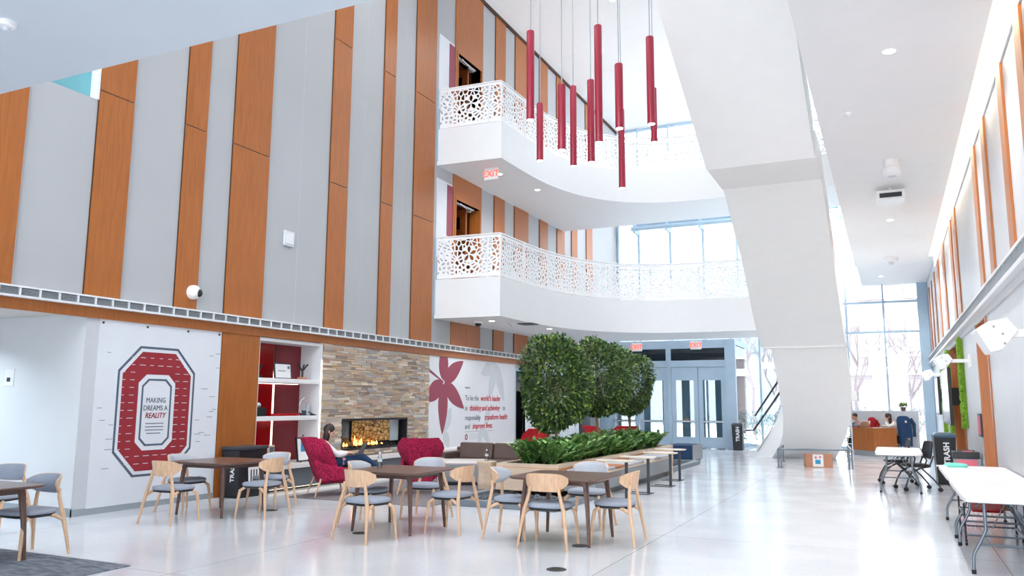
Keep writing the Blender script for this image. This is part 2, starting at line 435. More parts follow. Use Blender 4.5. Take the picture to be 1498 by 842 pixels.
# clerestory of teal glass high on the left
w1 = struct(MB().box(W0, XL, 6.63, 6.66, 6.05, 9).box(W0, XL + 0.02, 7.62, 7.66, 6.05, 9).box(W0, XL, 6.63, 7.65, 6.02, 6.05).build('window_1', 'white'), 'teal clerestory pane high in the left wall')
MB().box(XL - 0.16, XL - 0.14, 6.66, 7.62, 6.05, 9).build('glass_pane', 'teal', w1)
# doors onto the two balconies
for n, (z0, z1) in enumerate(((4.72, 7.1), (8.72, 11.3))):
    d = struct(MB().box(XL - 0.3, XL + 0.05, 18.44, 18.5, z0, z1 + 0.06).box(XL - 0.3, XL + 0.05, 19.9, 19.96, z0, z1 + 0.06).box(XL - 0.3, XL + 0.05, 18.44, 19.96, z1, z1 + 0.06).build('door_%d' % (n + 1), 'cherry'), 'cherry wood door opening onto a balcony')
    MB().box(XL - 1.9, XL - 1.8, 17.8, 20.4, z0, z1 + 0.3).box(XL - 1.8, XL - 0.3, 19.98, 20.1, z0, z1 + 0.3).box(XL - 1.8, XL - 0.3, 18.3, 18.42, z0, z1 + 0.3).box(XL - 1.8, XL - 0.3, 18.3, 20.1, z1 + 0.1, z1 + 0.2).box(XL - 1.8, XL - 0.3, 18.3, 20.1, z0 - 0.1, z0).build('vestibule_lining', 'cherrydk', d)
    lf = MB().obox((XL - 0.80, 19.66, (z0 + z1) / 2), (1.25, 0.05, z1 - z0 - 0.06), (0, 0, -0.25)).build('door_leaf', 'cherrydk', d)
    MB().obox((XL - 0.50, 19.52, z1 - 0.42), (0.16, 0.06, 0.34), (0, 0, -0.25)).build('glass_light', 'dglass', lf)
    MB().box(XL - 0.45, XL - 0.1, 19.55, 19.62, z1 - 0.12, z1 - 0.05).tube([(XL - 0.2, 19.58, z1 - 0.1), (XL - 0.05, 19.2, z1 - 0.07), (XL - 0.03, 18.8, z1 - 0.03)], 0.02).build('door_closer', 'chrome', d)
    MB().box(XL - 0.13, XL - 0.05, 18.5, 19.7, z1 - 0.05, z1 - 0.02).build('light_reveal', 'white', d)

# header fascia, ventilation grille ledge
f = MB().box(XL, XL + 0.05, -8, 24.6, 2.80, 2.955)
struct(f.build('trim_1', 'cherry'), 'cherry wood fascia above the ground floor wall')
g = struct(MB().box(XL, XL + 0.14, -8, 24.6, 2.955, 2.985).box(XL, XL + 0.14, -8, 24.6, 3.085, 3.11).build('trim_2', 'white'), 'white ledge with ventilation grille along the left wall')
m = MB(); y = -7.9
while y < 24.5: m.box(XL + 0.10, XL + 0.138, y, y + 0.02, 2.985, 3.085); y += 0.28
m.build('divider', 'white', g)
m = MB()
for z in (2.997, 3.017, 3.037, 3.057): m.box(XL + 0.09, XL + 0.12, -8, 24.6, z, z + 0.011)
m.box(XL, XL + 0.09, -8, 24.6, 2.985, 3.085)
m.build('grille', 'greybase', g)
# corridor opening at the left
c = struct(MB().box(-16, XL + .001, 7.752, 7.9, 0, 2.86).build('wall_corridor', 'white'), 'white corridor wall at the left edge')
struct(MB().box(-16.2, -16, -8, 8, 0, 2.86).build('wall_corridor_end', 'white'))
struct(MB().box(-16, W0, -8, 7.96, 2.86, 2.95).build('ceiling_corridor', paint('beige_ceiling', rgb(214, 206, 198), 0.7)))
struct(MB().box(-16, XL + 0.015, 7.745, 7.76, 0, 0.12).box(XL, XL + 0.015, 7.745, 10.36, 0, 0.1).build('baseboard_left', paint('grey_baseboard', rgb(158, 166, 172), 0.5)), 'blue-grey baseboard under the banner wall')
MB().box(XL, XL + 0.012, 7.76, 8.3, 0.1, 2.80).build('end_panel', 'panelr', WL)
MB().box(XL, XL + 0.03, 10.36, 11.27, 0, 2.80).build('wood_panel', 'cherry', WL)
# shelf niche
m = MB().box(XL - 0.56, XL - 0.5, 11.2, 13.1, 0, 2.86)
m.build('niche_back', 'white', WL)
MB().box(XL - 0.5, XL + 0.03, 13.01, 13.08, 0, 2.80).box(XL - 0.5, XL + 0.025, 11.22, 11.29, 0, 2.79).box(XL - 0.5, XL + 0.02, 11.25, 13.05, 2.73, 2.785).build('niche_lining', 'white', WL)
MB().box(XL - 0.5, XL - 0.47, 11.29, 12.22, 0.47, 2.73).build('red_panel', 'redgloss', WL)
MB().box(XL - 0.5, XL - 0.47, 12.26, 13.02, 0.47, 2.73).build('maroon_panel', 'maroon', WL)
MB().box(XL - 0.49, XL - 0.46, 12.22, 12.26, 0.47, 2.3).build('light_strip', 'led', WL)
MB().box(XL + 0.0, XL + 0.04, 13.045, 13.075, 0.48, 2.45).build('light_strip', 'led', WL)
# dark storefront beyond the mural, white pier
sf = struct(MB().box(XL - 0.1, XL, 22.42, 22.5, 0, 2.7).box(XL - 0.1, XL, 24.8, 24.88, 0, 2.7).box(XL - 0.1, XL, 27.2, 27.28, 0, 2.7).box(XL - 0.1, XL, 29.5, 29.6, 0, 2.7).box(XL - 0.1, XL, 22.42, 29.6, 2.6, 2.7).box(XL - 0.1, XL, 22.42, 29.6, 0, 0.1).build('window_2', 'steel'), 'dark glazed storefront past the mural')
MB().box(XL - 0.06, XL - 0.04, 22.5, 29.5, 0.1, 2.6).build('glass_pane', 'dglass', sf)
struct(MB().box(-13.5, XL - 0.1, 22.2, 22.3, 0, 2.86).box(-13.6, -13.5, 22.2, 30, 0, 2.86).box(-13.5, XL - 0.1, 29.9, 30, 0, 2.86).box(-13.5, XL - 0.3, 22.2, 30, 2.86, 2.9).build('wall_shop', paint('slate_blue_wall', rgb(96, 116, 144), 0.6)))
struct(MB().box(-10.44, -9.9, 28.2, 28.7, 0, 2.80).build('column', 'white'), 'white pier beside the entrance')

# ------------------------------------------------------------------ ceilings
cl = MB().box(W0, 1.6, 17, 33.1, 13.6, 13.9).box(W0, 1.6, -8, 4, 13.6, 13.9).box(W0, -5.5, 4, 17, 13.6, 13.9).box(-1.5, 1.6, 4, 17, 13.6, 13.9).box(-5.5, -1.5, 4, 10, 13.6, 13.9)
struct(cl.build('ceiling', 'ceil'), 'high white atrium ceiling')
sk = MB()
for x in (-5.5, -3.5, -1.56): sk.box(x, x + 0.06, 10, 17, 13.6, 13.8)
for y in (10, 13.5, 16.94): sk.box(-5.5, -1.5, y, y + 0.06, 13.6, 13.8)
s_ = struct(sk.build('skylight_added', 'white'), 'added skylight in the atrium ceiling, letting daylight in')  # out of view, added to let daylight into the hall
MB().box(-5.5, -1.5, 10, 17, 13.72, 13.735).build('glass_pane', 'glass', s_)
struct(MB().box(-16, -1.3, -8, 3.32, 3.74, 4.3).build('ceiling_near', paint('slab_paint', rgb(208, 215, 221), 0.7, 0.01)), 'white slab overhead at the near left')
struct(MB().box(-16, -1.3, -8.2, -8, 0, 0.9).box(-16, -1.3, -8.2, -8, 2.7, 3.74).box(-16, -9.0, -8.2, -8, 0.9, 2.7).build('wall_back_baffle', 'white'), 'unseen wall behind the viewer, added to cut daylight')  # unseen, added to keep back daylight off the near slab
# right aisle soffit with light cove
so = struct(MB().box(-0.77, 1.23, -8, 27, 5.9, 6.25).build('ceiling_right', 'ceil'), 'white soffit over the right aisle')
struct(MB().box(-0.77, -0.62, -8, 27, 6.25, 13.6).build('wall_atrium_right', 'white'), 'white atrium side above the soffit')
struct(MB().box(-0.62, XR + 0.3, -8, 27, 6.75, 6.95).build('ceiling_cove', 'ceil'))
struct(MB().box(-0.77, XR, 27.0, 33, 6.1, 6.3).build('ceiling_far', 'ceil'))
MB().box(1.231, 1.247, -6, 26.8, 6.06, 6.2).build('led_strip', 'cove', so)

# ------------------------------------------------------------------ wall_right
wr = MB()
def wrb(y0, y1, z0, z1): wr.box(XR, XR + 0.3, y0, y1, z0, z1)
wrb(-8, 14.56, 0, 3.11); wrb(16.13, 19.86, 0, 3.11); wrb(23.0, 33.1, 0, 3.11); wrb(14.56, 16.13, 3.1, 3.11); wrb(19.86, 23.0, 3.06, 3.11); wrb(-8, 33.1, 3.11, 6.95)
WR = struct(wr.build('wall_right', 'panelr'), 'pale right wall with wood strips above a grille ledge')
for a, b in [(7.4, 7.8), (9.15, 9.55), (10.72, 11.1), (12.72, 13.14), (14.14, 14.6), (18.55, 19.15), (19.8, 20.35), (22.6, 23.3), (25.1, 25.7), (27.4, 28.0), (29.3, 29.9), (31.0, 31.6)]:
    MB().box(XR - 0.03, XR, a, b, 3.36, 5.68).build('wood_strip', 'cherry', WR)
MB().box(XR - 0.02, XR, -8, 27, 5.70, 6.7).build('cove_board', 'white', WR)
gr = struct(MB().box(XR - 0.12, XR, -8, 33, 3.10, 3.16).box(XR - 0.12, XR, -8, 33, 3.31, 3.35).box(XR - 0.03, XR, -8, 33, 3.0, 3.10).build('trim_3', 'white'), 'white ledge with grille along the right wall')
m = MB(); y = -7.9
while y < 32.9: m.box(XR - 0.11, XR - 0.08, y, y + 0.03, 3.16, 3.31); y += 0.16
m.build('grille', 'greybase', gr)
MB().box(XR - 0.07, XR, -8, 33, 3.16, 3.31).build('grille_back', 'greybase', gr)
d3 = struct(MB().box(XR - 0.02, XR + 0.6, 16.09, 16.2, 0, 3.1).box(XR - 0.02, XR + 0.3, 14.46, 14.59, 0, 3.1).box(XR + .01, XR + 0.6, 14.56, 16.13, 3.02, 3.09).build('door_3', 'cherry'), 'cherry wood lined doorway in the right wall')
MB().box(XR + 0.5, XR + 0.55, 14.4, 16.2, 0, 3.1).build('door_leaf', 'cherry', d3)
d4 = struct(MB().box(XR - 0.02, XR + 0.25, 22.96, 23.06, 0, 3.05).box(XR - 0.02, XR + 0.25, 19.80, 19.90, 0, 3.05).box(XR + 0.17, XR + 0.2, 19.8, 23.06, 0, 3.05).build('trim_4', 'cherry'), 'cherry wood lined alcove behind the television')

# ------------------------------------------------------------------ glass facade at the far end
FY = 33.0
mx = [-10.4, -9.47, -8.1, -6.72, -5.35, -4.62, -3.9, -2.6, -1.37, -0.07]
fm = MB()
for x in mx: fm.box(x - 0.035, x + 0.035, FY - 0.14, FY + 0.06, 0, 13.6)
fm.box(1.08, 1.42, FY - 0.3, FY + 0.06, 0, 6.1)
for z in (0.0, 4.29, 13.5): fm.box(XL, XR, FY - 0.1, FY + 0.05, z, z + 0.08)
fm.box(-4.6, XR, FY - 0.1, FY + 0.05, 5.42, 5.49)
F1 = struct(fm.build('window_4', 'steel'), 'full height glazed facade at the far end of the atrium')
MB().box(XL, XR, FY - 0.01, FY + 0.01, 0.05, 13.6).build('glass_pane', 'glass', F1)
bm_ = MB().tube([(-9.6, FY - 0.5, 9.22), (1.4, FY - 0.5, 9.22)], 0.09).tube([(-9.6, FY - 0.75, 8.98), (1.4, FY - 0.75, 8.98)], 0.09)
for x in mx[1:]: bm_.box(x - 0.05, x + 0.05, FY - 0.8, FY - 0.1, 8.8, 9.28)
bm_.build('wind_beam', 'steel', F1)

# entrance vestibule with four door leaves
VY = 30.0
v = MB()
v.box(-5.46, -5.08, VY - 0.05, VY + 0.15, 0, 4.0)                       # right jamb
v.box(-10.40, -10.0, VY, VY + 0.15, 0, 4.0)
for z0, z1 in ((3.69, 4.0), (3.0, 3.24)): v.box(-10.4, -5.4, VY, VY + 0.12, z0, z1)
for x in (-10.0, -7.62): v.box(x - 0.0, x + 0.14, VY - 0.02, VY + 0.12, 0, 3.9)
v.box(-7.66, -7.62, VY - 0.02, VY + 0.1, 3.2, 4.0)
v.box(-5.2, -5.08, VY, FY, 3.8, 4.0).box(-5.2, -5.08, VY, FY, 0, 0.12)
VS = struct(v.build('vestibule_frame', 'steel'), 'blue-grey steel entrance vestibule')
MB().box(-10.4, -5.08, VY + 0.1, FY - 0.2, 3.9, 4.0).build('vestibule_roof', 'steel', VS)
MB().box(-10.0, -5.46, VY + 0.05, VY + 0.07, 3.24, 3.69).build('transom_glass', 'dglass', VS)
MB().box(-5.16, -5.14, VY + 0.1, FY - 0.2, 0.1, 3.8).build('glass_pane', 'glass', VS)
k = 0
for x0, x1 in ((-9.86, -8.74), (-8.74, -7.62), (-7.48, -6.47), (-6.47, -5.46)):
    k += 1
    a, b = x0 + 0.01, x1 - 0.01
    dd = struct(MB().box(a, a + 0.16, VY + 0.02, VY + 0.08, 0.02, 2.98).box(b - 0.16, b, VY + 0.02, VY + 0.08, 0.02, 2.98).box(a, b, VY + 0.02, VY + 0.08, 2.5, 2.98).box(a, b, VY + 0.02, VY + 0.08, 0.02, 0.42).build('door_%d' % (4 + k), 'steel'), 'blue-grey glazed entrance door leaf')
    MB().box(a + 0.16, b - 0.16, VY + 0.045, VY + 0.055, 0.42, 2.5).build('glass_pane', 'glass', dd)
    MB().tube([(a + 0.08, VY - 0.05, 0.98), (b - 0.08, VY - 0.05, 0.98)], 0.035).box(a + 0.1, a + 0.15, VY - 0.05, VY + 0.03, 0.95, 1.01).box(b - 0.15, b - 0.1, VY - 0.05, VY + 0.03, 0.95, 1.01).build('push_bar', 'chrome', dd)
# outer door line of the vestibule
o_ = MB()
for x in (-9.2, -8.35, -7.55, -6.95, -6.2, -5.6): o_.box(x - 0.16, x + 0.16, FY - 0.35, FY - 0.25, 0, 3.0)
o_.box(-10.4, -5.2, FY - 0.35, FY - 0.25, 2.6, 3.9)
struct(o_.build('door_9', paint('slate_teal_metal', rgb(92, 132, 150), 0.4)), 'outer doors of the vestibule')

# ------------------------------------------------------------------ balconies (bridges) of the second and third level
def catmull(P, n=5):
    out = []
    for i in range(len(P) - 1):
        p0 = P[max(i - 1, 0)]; p1 = P[i]; p2 = P[i + 1]; p3 = P[min(i + 2, len(P) - 1)]
        for k in range(n):
            t = k / n
            out.append(tuple(0.5 * ((2 * p1[j]) + (-p0[j] + p2[j]) * t + (2 * p0[j] - 5 * p1[j] + 4 * p2[j] - p3[j]) * t * t + (-p0[j] + 3 * p1[j] - 3 * p2[j] + p3[j]) * t ** 3) for j in (0, 1)))
    out.append(P[-1]); return out
CUR = [(-8.62, 17.6), (-8.58, 19.3), (-8.45, 20.6), (-8.1, 21.8), (-7.55, 22.75), (-6.8, 23.4), (-5.9, 23.75), (-4.8, 23.85), (-3.6, 23.85), (-2.4, 23.85), (-1.3, 23.85)]
def strip_uv(name, pts, z0, z1, th, mat, parent, u0=0.0):
    bm = bmesh.new(); uvl = bm.loops.layers.uv.new('UVMap')
    n = len(pts); off = []
    for i in range(n):
        a = Vector(pts[max(i - 1, 0)]); b = Vector(pts[min(i + 1, n - 1)]); d = (b - a).normalized(); off.append(Vector((-d.y, d.x)) * th)
    us = [u0]
    for i in range(1, n): us.append(us[-1] + (Vector(pts[i]) - Vector(pts[i - 1])).length)
    R = [[bm.verts.new((p[0] + o.x * s, p[1] + o.y * s, z)) for s, z in ((0, z0), (0, z1), (1, z1), (1, z0))] for p, o in zip(pts, off)]
    vv = (0, z1 - z0, z1 - z0, 0)
    for i in range(n - 1):
        for j in range(4):
            k = (j + 1) % 4
            f = bm.faces.new([R[i][j], R[i + 1][j], R[i + 1][k], R[i][k]])
            for l, (q, w_) in zip(f.loops, ((i, j), (i + 1, j), (i + 1, k), (i, k))):
                l[uvl].uv = (us[q], vv[w_] if j in (0, 2) else (0.0 if j == 3 else 2.0))
    for r in (R[0], R[-1]):
        f = bm.faces.new(r)
        for l in f.loops: l[uvl].uv = (0, 2)
    bmesh.ops.recalc_face_normals(bm, faces=bm.faces)
    me = bpy.data.meshes.new(name); bm.to_mesh(me); bm.free(); me.materials.append(M[mat])
    o = bpy.data.objects.new(name, me); COL.objects.link(o); o.parent = parent; return o
for lev, (zb, zt, xe) in enumerate(((3.74, 4.74, -1.3), (7.78, 8.76, -0.78))):
    cur = catmull(CUR[:-1] + [(xe, 23.85)], 5)
    poly = [(XL, 17.5)] + cur + [(xe, 26.4), (XL, 26.4)]
    b = struct(MB().prism(poly, 'z', zb, zt).build('balcony', 'white', smooth=30), ('second', 'third')[lev] + ' level curved white balcony')
    MB().box(XL, XL + 0.03, 17.46, 17.5, zb + 0.1, zt + 1.1).build('end_trim', 'steel', b)
    rl = thing('balcony_railing', ('perforated white metal railing of the lower balcony above the entrance', 'perforated white metal railing of the upper balcony behind the pendant lights')[lev], 'railing', (0, 0, 0))
    zr0, zr1 = zt + 0.02, zt + 1.10
    segs = [[(XL + 0.05, 17.53), (-9.0, 17.605)], [(-8.98, 17.607), (-8.66, 17.63)]]
    # split the curve in pieces of about 1.35 m
    inn = [(p[0] + (-0.03 if i < 20 else 0), p[1] + 0.04) for i, p in enumerate(cur)]
    curp = [inn[0]]; L_ = 0
    for i in range(1, len(inn)):
        L_ += (Vector(inn[i]) - Vector(inn[i - 1])).length; curp.append(inn[i])
        if L_ > 1.25: segs.append(curp); curp = [inn[i]]; L_ = 0
    if len(curp) > 1: segs.append(curp)
    for i, s in enumerate(segs):
        strip_uv('perforated_panel', s, zr0, zr1 - 0.03, 0.012, 'perf', rl, 0.0 if i == 0 else 5.3 + i * 2.7)
        e = s[-1]
        MB().box(e[0] - 0.02, e[0] + 0.02, e[1] + 0.015, e[1] + 0.06, zt, zr1).build('post', 'white', rl)
    path = [segs[0][0]] + [p for s in segs for p in s[1:]]
    MB().tube([(p[0], p[1] + 0.01, zr1) for p in path], 0.022, 6).build('top_rail', 'white', rl)
    MB().tube([(p[0], p[1] + 0.10, zr1 - 0.17) for p in path[1:]], 0.018, 6).build('handrail', 'white', rl)

# ------------------------------------------------------------------ staircase
st = thing('staircase', 'white sculptural staircase descending from the upper level to the atrium floor', 'staircase')
def flight(name, Lp, Rp, th, mat='stairw'):
    m = MB(); rings = []
    for a, b in zip(Lp, Rp):
        rings.append([(a[0], a[1], a[2]), (b[0], b[1], b[2]), (b[0], b[1], b[2] + th), (a[0], a[1], a[2] + th)])
    return m.loft(rings).build(name, mat, st)
XA, XB = -2.82, -0.97
# lower soffit: from the floor up to the first landing, narrowing at its foot on the right
lo = [((-3.42, 26.2, 0.0), (-1.62, 26.2, 0.0)), ((-3.15, 25.75, 0.36), (-1.42, 25.75, 0.36)), ((-2.98, 25.3, 0.72), (-1.25, 25.3, 0.72)), ((-2.86, 24.6, 1.27), (-1.06, 24.6, 1.27)), ((-2.83, 23.5, 2.15), (-0.95, 23.5, 2.15)), ((-2.83, 22.3, 3.09), (-0.97, 22.3, 3.09))]
m = MB(); rings = []
for a, b in lo: rings.append([a, b, (b[0], b[1] + 0.45, b[2]), (a[0], a[1] + 0.45, a[2])])
m.loft(rings).build('lower_soffit', 'stairw', st, smooth=40)
flight('landing', [(-3.0, 22.35, 3.09), (-3.0, 22.0, 3.09)], [(XB - 0.01, 22.35, 3.09), (XB - 0.01, 22.0, 3.09)], 1.0)
flight('middle_flight', [(-3.05, 22.0, 3.12), (-3.02, 20.8, 3.68), (-2.88, 18.3, 4.85), (XA, 15.94, 5.89)], [(XB, 22.0, 3.12), (XB, 20.8, 3.68), (XB, 18.3, 4.85), (XB, 15.94, 5.89)], 0.75)
flight('upper_landing', [(XA - 0.02, 15.94, 5.89), (XA - 0.02, 14.46, 5.89)], [(XB + 0.03, 15.94, 5.89), (XB + 0.03, 14.46, 5.89)], 0.5)
flight('upper_flight', [(XA - 0.03, 14.46, 5.89), (-2.80, 9.6, 8.08)], [(XB, 14.46, 5.89), (XB, 9.6, 8.08)], 0.75)
flight('top_landing', [(-2.80, 9.6, 8.08), (-2.80, 7.0, 8.08)], [(-0.78, 9.6, 8.08), (-0.78, 7.0, 8.08)], 0.6)
# stringer that sweeps down to the floor on the far left
sw = [(-4.04, 0.0), (-3.66, 0.54), (-3.35, 0.95), (-3.16, 1.35), (-3.02, 1.85), (-2.9, 2.6), (-2.9, 1.8), (-3.0, 1.2), (-3.1, 0.55), (-3.42, 0.0)]
MB().prism(sw, 'y', 26.25, 26.45).build('stringer', 'white', st)
MB().tube([(-3.86, 26.22, 0.16), (-3.55, 26.22, 0.62), (-3.25, 26.22, 1.2), (-3.12, 26.22, 1.6)], 0.012).build('stringer_joint', 'greybase', st)
m = MB()
for i in range(12): m.box(-4.2 + i * 0.27, -4.2 + i * 0.27 + 0.30, 26.5, 28.2, max(0, i * 0.17 - 0.12), i * 0.17 + 0.17)
m.build('lower_steps', 'white', st)
h = MB().tube([(-4.30, 26.9, 0.78), (-4.05, 26.9, 0.80), (-3.2, 26.9, 2.0), (-2.6, 26.9, 2.8)], 0.03).tube([(-4.02, 27.05, 1.25), (-3.3, 27.05, 2.3), (-2.8, 27.05, 3.0)], 0.03)
h.tube([(-4.30, 26.9, 0.78), (-4.42, 26.9, 0.74), (-4.30, 26.9, 0.70)], 0.02)
h.build('handrail', 'charcoal', st)
MB().prism([(-4.0, 0.45), (-3.2, 1.6), (-2.7, 2.3), (-2.7, 2.9), (-3.2, 2.2), (-4.0, 1.1)], 'y', 27.0, 27.02).build('glass_guard', 'glass', st)
sr = [(-1.05, 26.5, 0.15), (-0.75, 26.5, 0.15), (-0.75, 26.5, 1.15), (-1.0, 26.5, 1.15), (-1.45, 26.5, 0.3)]
m = MB()
for i in range(6):
    m.tube([(-1.62 + 0.09 * i, 26.6, 0.12 + 0.17 * i), (-1.13, 26.6, 0.05 + 0.2 * i)], 0.012, 5)
m.tube([(-1.66, 26.6, 0.05), (-1.13, 26.6, 1.15)], 0.015, 5).tube([(-1.35, 26.6, 0.05), (-1.15, 26.6, 1.1)], 0.012, 5).tube([(-1.13, 26.6, 0), (-1.13, 26.6, 1.2)], 0.015, 5)
m.build('lattice_guard', 'white', st)

# ------------------------------------------------------------------ stone fireplace wall
stn = bmesh.new(); cl_ = stn.loops.layers.color.new('Col')
rnd = random.Random(3)
pal = [(236, 226, 214), (230, 218, 204), (242, 236, 228), (224, 214, 204), (232, 218, 200), (226, 222, 218), (212, 202, 194), (240, 232, 224), (230, 212, 200), (220, 218, 218), (234, 224, 212)]
def stone_row(y0, y1, z0, z1):
    y = y0
    while y < y1 - 0.001:
        e = min(y1, y + rnd.uniform(0.12, 0.42))
        if y1 - e < 0.08: e = y1
        d = 0.028 + rnd.random() * 0.022
        P = [(XL, y, z0), (XL + d, y, z0), (XL + d, e - 0.004, z0), (XL, e - 0.004, z0), (XL, y, z1), (XL + d, y, z1), (XL + d, e - 0.004, z1), (XL, e - 0.004, z1)]
        v = [stn.verts.new(p) for p in P]; c = rnd.choice(pal); k = rnd.uniform(0.88, 1.05)
        cc = tuple(min(1, lin(x) * k) for x in c) + (1,)
        for f in ((4, 5, 6, 7), (0, 3, 2, 1), (1, 2, 6, 5), (0, 1, 5, 4), (2, 3, 7, 6)):
            ff = stn.faces.new([v[i] for i in f])
            for l in ff.loops: l[cl_] = cc
        y = e
z = 0.5
while z < 2.79:
    z1 = min(2.80, z + rnd.uniform(0.035, 0.062)); t = z1 - 0.004
    if 0.64 < z1 and z < 1.24:
        stone_row(13.1, 13.78, z, t); stone_row(16.32, 17.27, z, t)
    else: stone_row(13.1, 17.27, z, t)
    z = z1
me = bpy.data.meshes.new('stone_veneer'); stn.to_mesh(me); stn.free(); me.materials.append(M['stone'])
so_ = bpy.data.objects.new('wall_stone', me); COL.objects.link(so_); struct(so_, 'ledge stone chimney wall around the fireplace')
fp = thing('fireplace', 'linear gas fireplace with flames set in the ledge stone wall', 'fireplace', (0, 0, 0))
MB().box(XL - 0.2, XL - 0.16, 13.8, 16.3, 0.64, 1.24).box(XL - 0.38, XL + 0.03, 13.78, 13.82, 0.62, 1.25).box(XL - 0.38, XL + 0.03, 16.28, 16.32, 0.62, 1.25).box(XL - 0.38, XL + 0.03, 13.78, 16.32, 1.22, 1.26).box(XL - 0.38, XL + 0.03, 13.78, 16.32, 0.60, 0.65).build('firebox', 'black', fp)
MB().box(XL - 0.14, XL - 0.12, 14.36, 15.80, 0.76, 1.22).build('gold_reflection_panel', 'firegold', fp)  # stands in for the gold reflection on the fire glass
MB().box(XL - 0.14, XL - 0.12, 15.82, 16.16, 0.74, 1.22).build('mirror_panel', 'screen', fp)
MB().box(XL - 0.14, XL - 0.12, 13.84, 14.24, 0.85, 1.20).build('dark_panel', 'darkgrey', fp)
m = MB()
for i in range(60): m.ellipsoid((XL - 0.06 + rnd.uniform(-.05, .05), rnd.uniform(13.9, 16.2), 0.67), (0.03, 0.035, 0.03), 6, 4)
m.build('embers', 'black', fp)
m = MB()
for y, hh in ((14.0, .09), (14.1, .07), (14.38, .22), (14.45, .12), (14.56, .12), (14.62, .16), (14.9, .07), (15.02, .1), (15.1, .08), (15.2, .09), (15.4, .04)):
    m.lathe([(0.012, 0), (0.028, hh * .3), (0.018, hh * .65), (0.002, hh)], (XL - 0.06, y, 0.68), 7)
m.build('flames', 'flame', fp, smooth=60)
# hearth bench along the wall
hb = struct(MB().box(XL, XL + 0.36, 11.32, 24.5, 0.06, 0.40).build('trim_5', 'darkgrey'), 'long hearth bench along the left wall')
MB().box(XL, XL + 0.42, 11.30, 24.5, 0.40, 0.47).box(XL - 0.5, XL, 11.27, 13.03, 0.40, 0.47).build('bench_top', 'quartz', hb)
MB().box(XL + 0.28, XL + 0.32, 11.4, 24.4, 0.04, 0.06).build('light_strip', emit('dim_led', (1, 0.88, 0.70, 1), 1.1), hb)

# ------------------------------------------------------------------ outside 
b = thing('brick_building', 'red brick building with sash windows seen through the right facade', 'building', (0, 0, 0))
MB().box(-2.6, 30, 58, 70, -0.1, 22).build('wall', 'brick', b)
MB().box(-2.6, 30, 57.7, 58, 3.6, 4.1).build('stone_band', 'white', b)
for x in (-0.8, 2.0, 4.8):
    for z in (4.8, 8.6, 12.6):
        f_ = MB().box(x - 0.85, x + 0.85, 57.85, 58, z, z + 2.5).build('window', 'wplas', b)
        MB().box(x - 0.68, x + 0.68, 57.8, 57.86, z + 0.15, z + 1.2).box(x - 0.68, x + 0.68, 57.8, 57.86, z + 1.3, z + 2.35).build('pane', 'screen', f_)
b = thing('hall_building', 'pale stone hall with an arched window beyond the left facade', 'building', (0, 0, 0))
MB().box(-52, -8, 70, 85, -0.1, 26).build('wall', paint('grey_limestone', rgb(130, 131, 134), 0.9), b)
for x in (-22, -15.5, -11):
    MB().prism([(x - 1.2, 6), (x + 1.2, 6), (x + 1.2, 12), (x + 0.7, 13), (x, 13.4), (x - 0.7, 13), (x - 1.2, 12)], 'y', 69.8, 70).build('window', paint('arched_window_glass', rgb(108, 120, 130), 0.4), b)
M['outbark'] = paint('winter_bark', rgb(112, 100, 102), 0.9)
def bare_tree(x, y, h, seed, label):
    r_ = random.Random(seed); t = thing('bare_tree', label, 'tree', (x, y, -0.06), 0, 'leafless trees outside the glass')
    m = MB()
    def br(p, d, L, r, k):
        q = p + d * L; m.tube([p, (p + q) / 2 + Vector((r_.uniform(-.05, .05), r_.uniform(-.05, .05), 0)) * L, q], [r, r * .8, r * .6], 5)
        if k:
            for _ in range(3): br(q, (d + Vector((r_.uniform(-.7, .7), r_.uniform(-.7, .7), r_.uniform(.0, .5)))).normalized(), L * .68, r * .58, k - 1)
    br(Vector((0, 0, 0)), Vector((0, 0, 1)), h * .32, h * 0.018, 4)
    m.build('branches', M['outbark'], t)
for i, (x, y, h, l) in enumerate(((-1.6, 44, 7, 'leafless tree outside the glass left of the brick building window'), (0.8, 41, 6, 'small leafless tree outside behind the seated pair'), (-5.2, 42, 6, 'leafless tree outside beside the stair handrail'), (-7.0, 47, 8, 'leafless tree seen through the entrance doors'))):
    bare_tree(x, y, h, i + 5, l)
m = MB(); r_ = random.Random(9)
for (x0, x1, y, zt) in ((-6, -2.6, 38, 1.3), (-2.2, 3.5, 40, 1.5)):
    for i in range(900):
        x = r_.uniform(x0, x1); z = r_.uniform(0, zt); yy = y + r_.uniform(-.4, .4); a = r_.uniform(0, 6); s = 0.07
        m.quad((x, yy, z), (x + s * math.cos(a), yy + s * .3, z + s * math.sin(a)), (x + s * math.cos(a + 1), yy, z + s * math.sin(a + 1)), (x + s * .3, yy - s * .3, z + s * .5))
tag(m.build('hedge', paint('hedge_leaf', rgb(84, 108, 106), 0.9)), 'clipped hedges outside the far glass', 'hedge', kind='stuff')
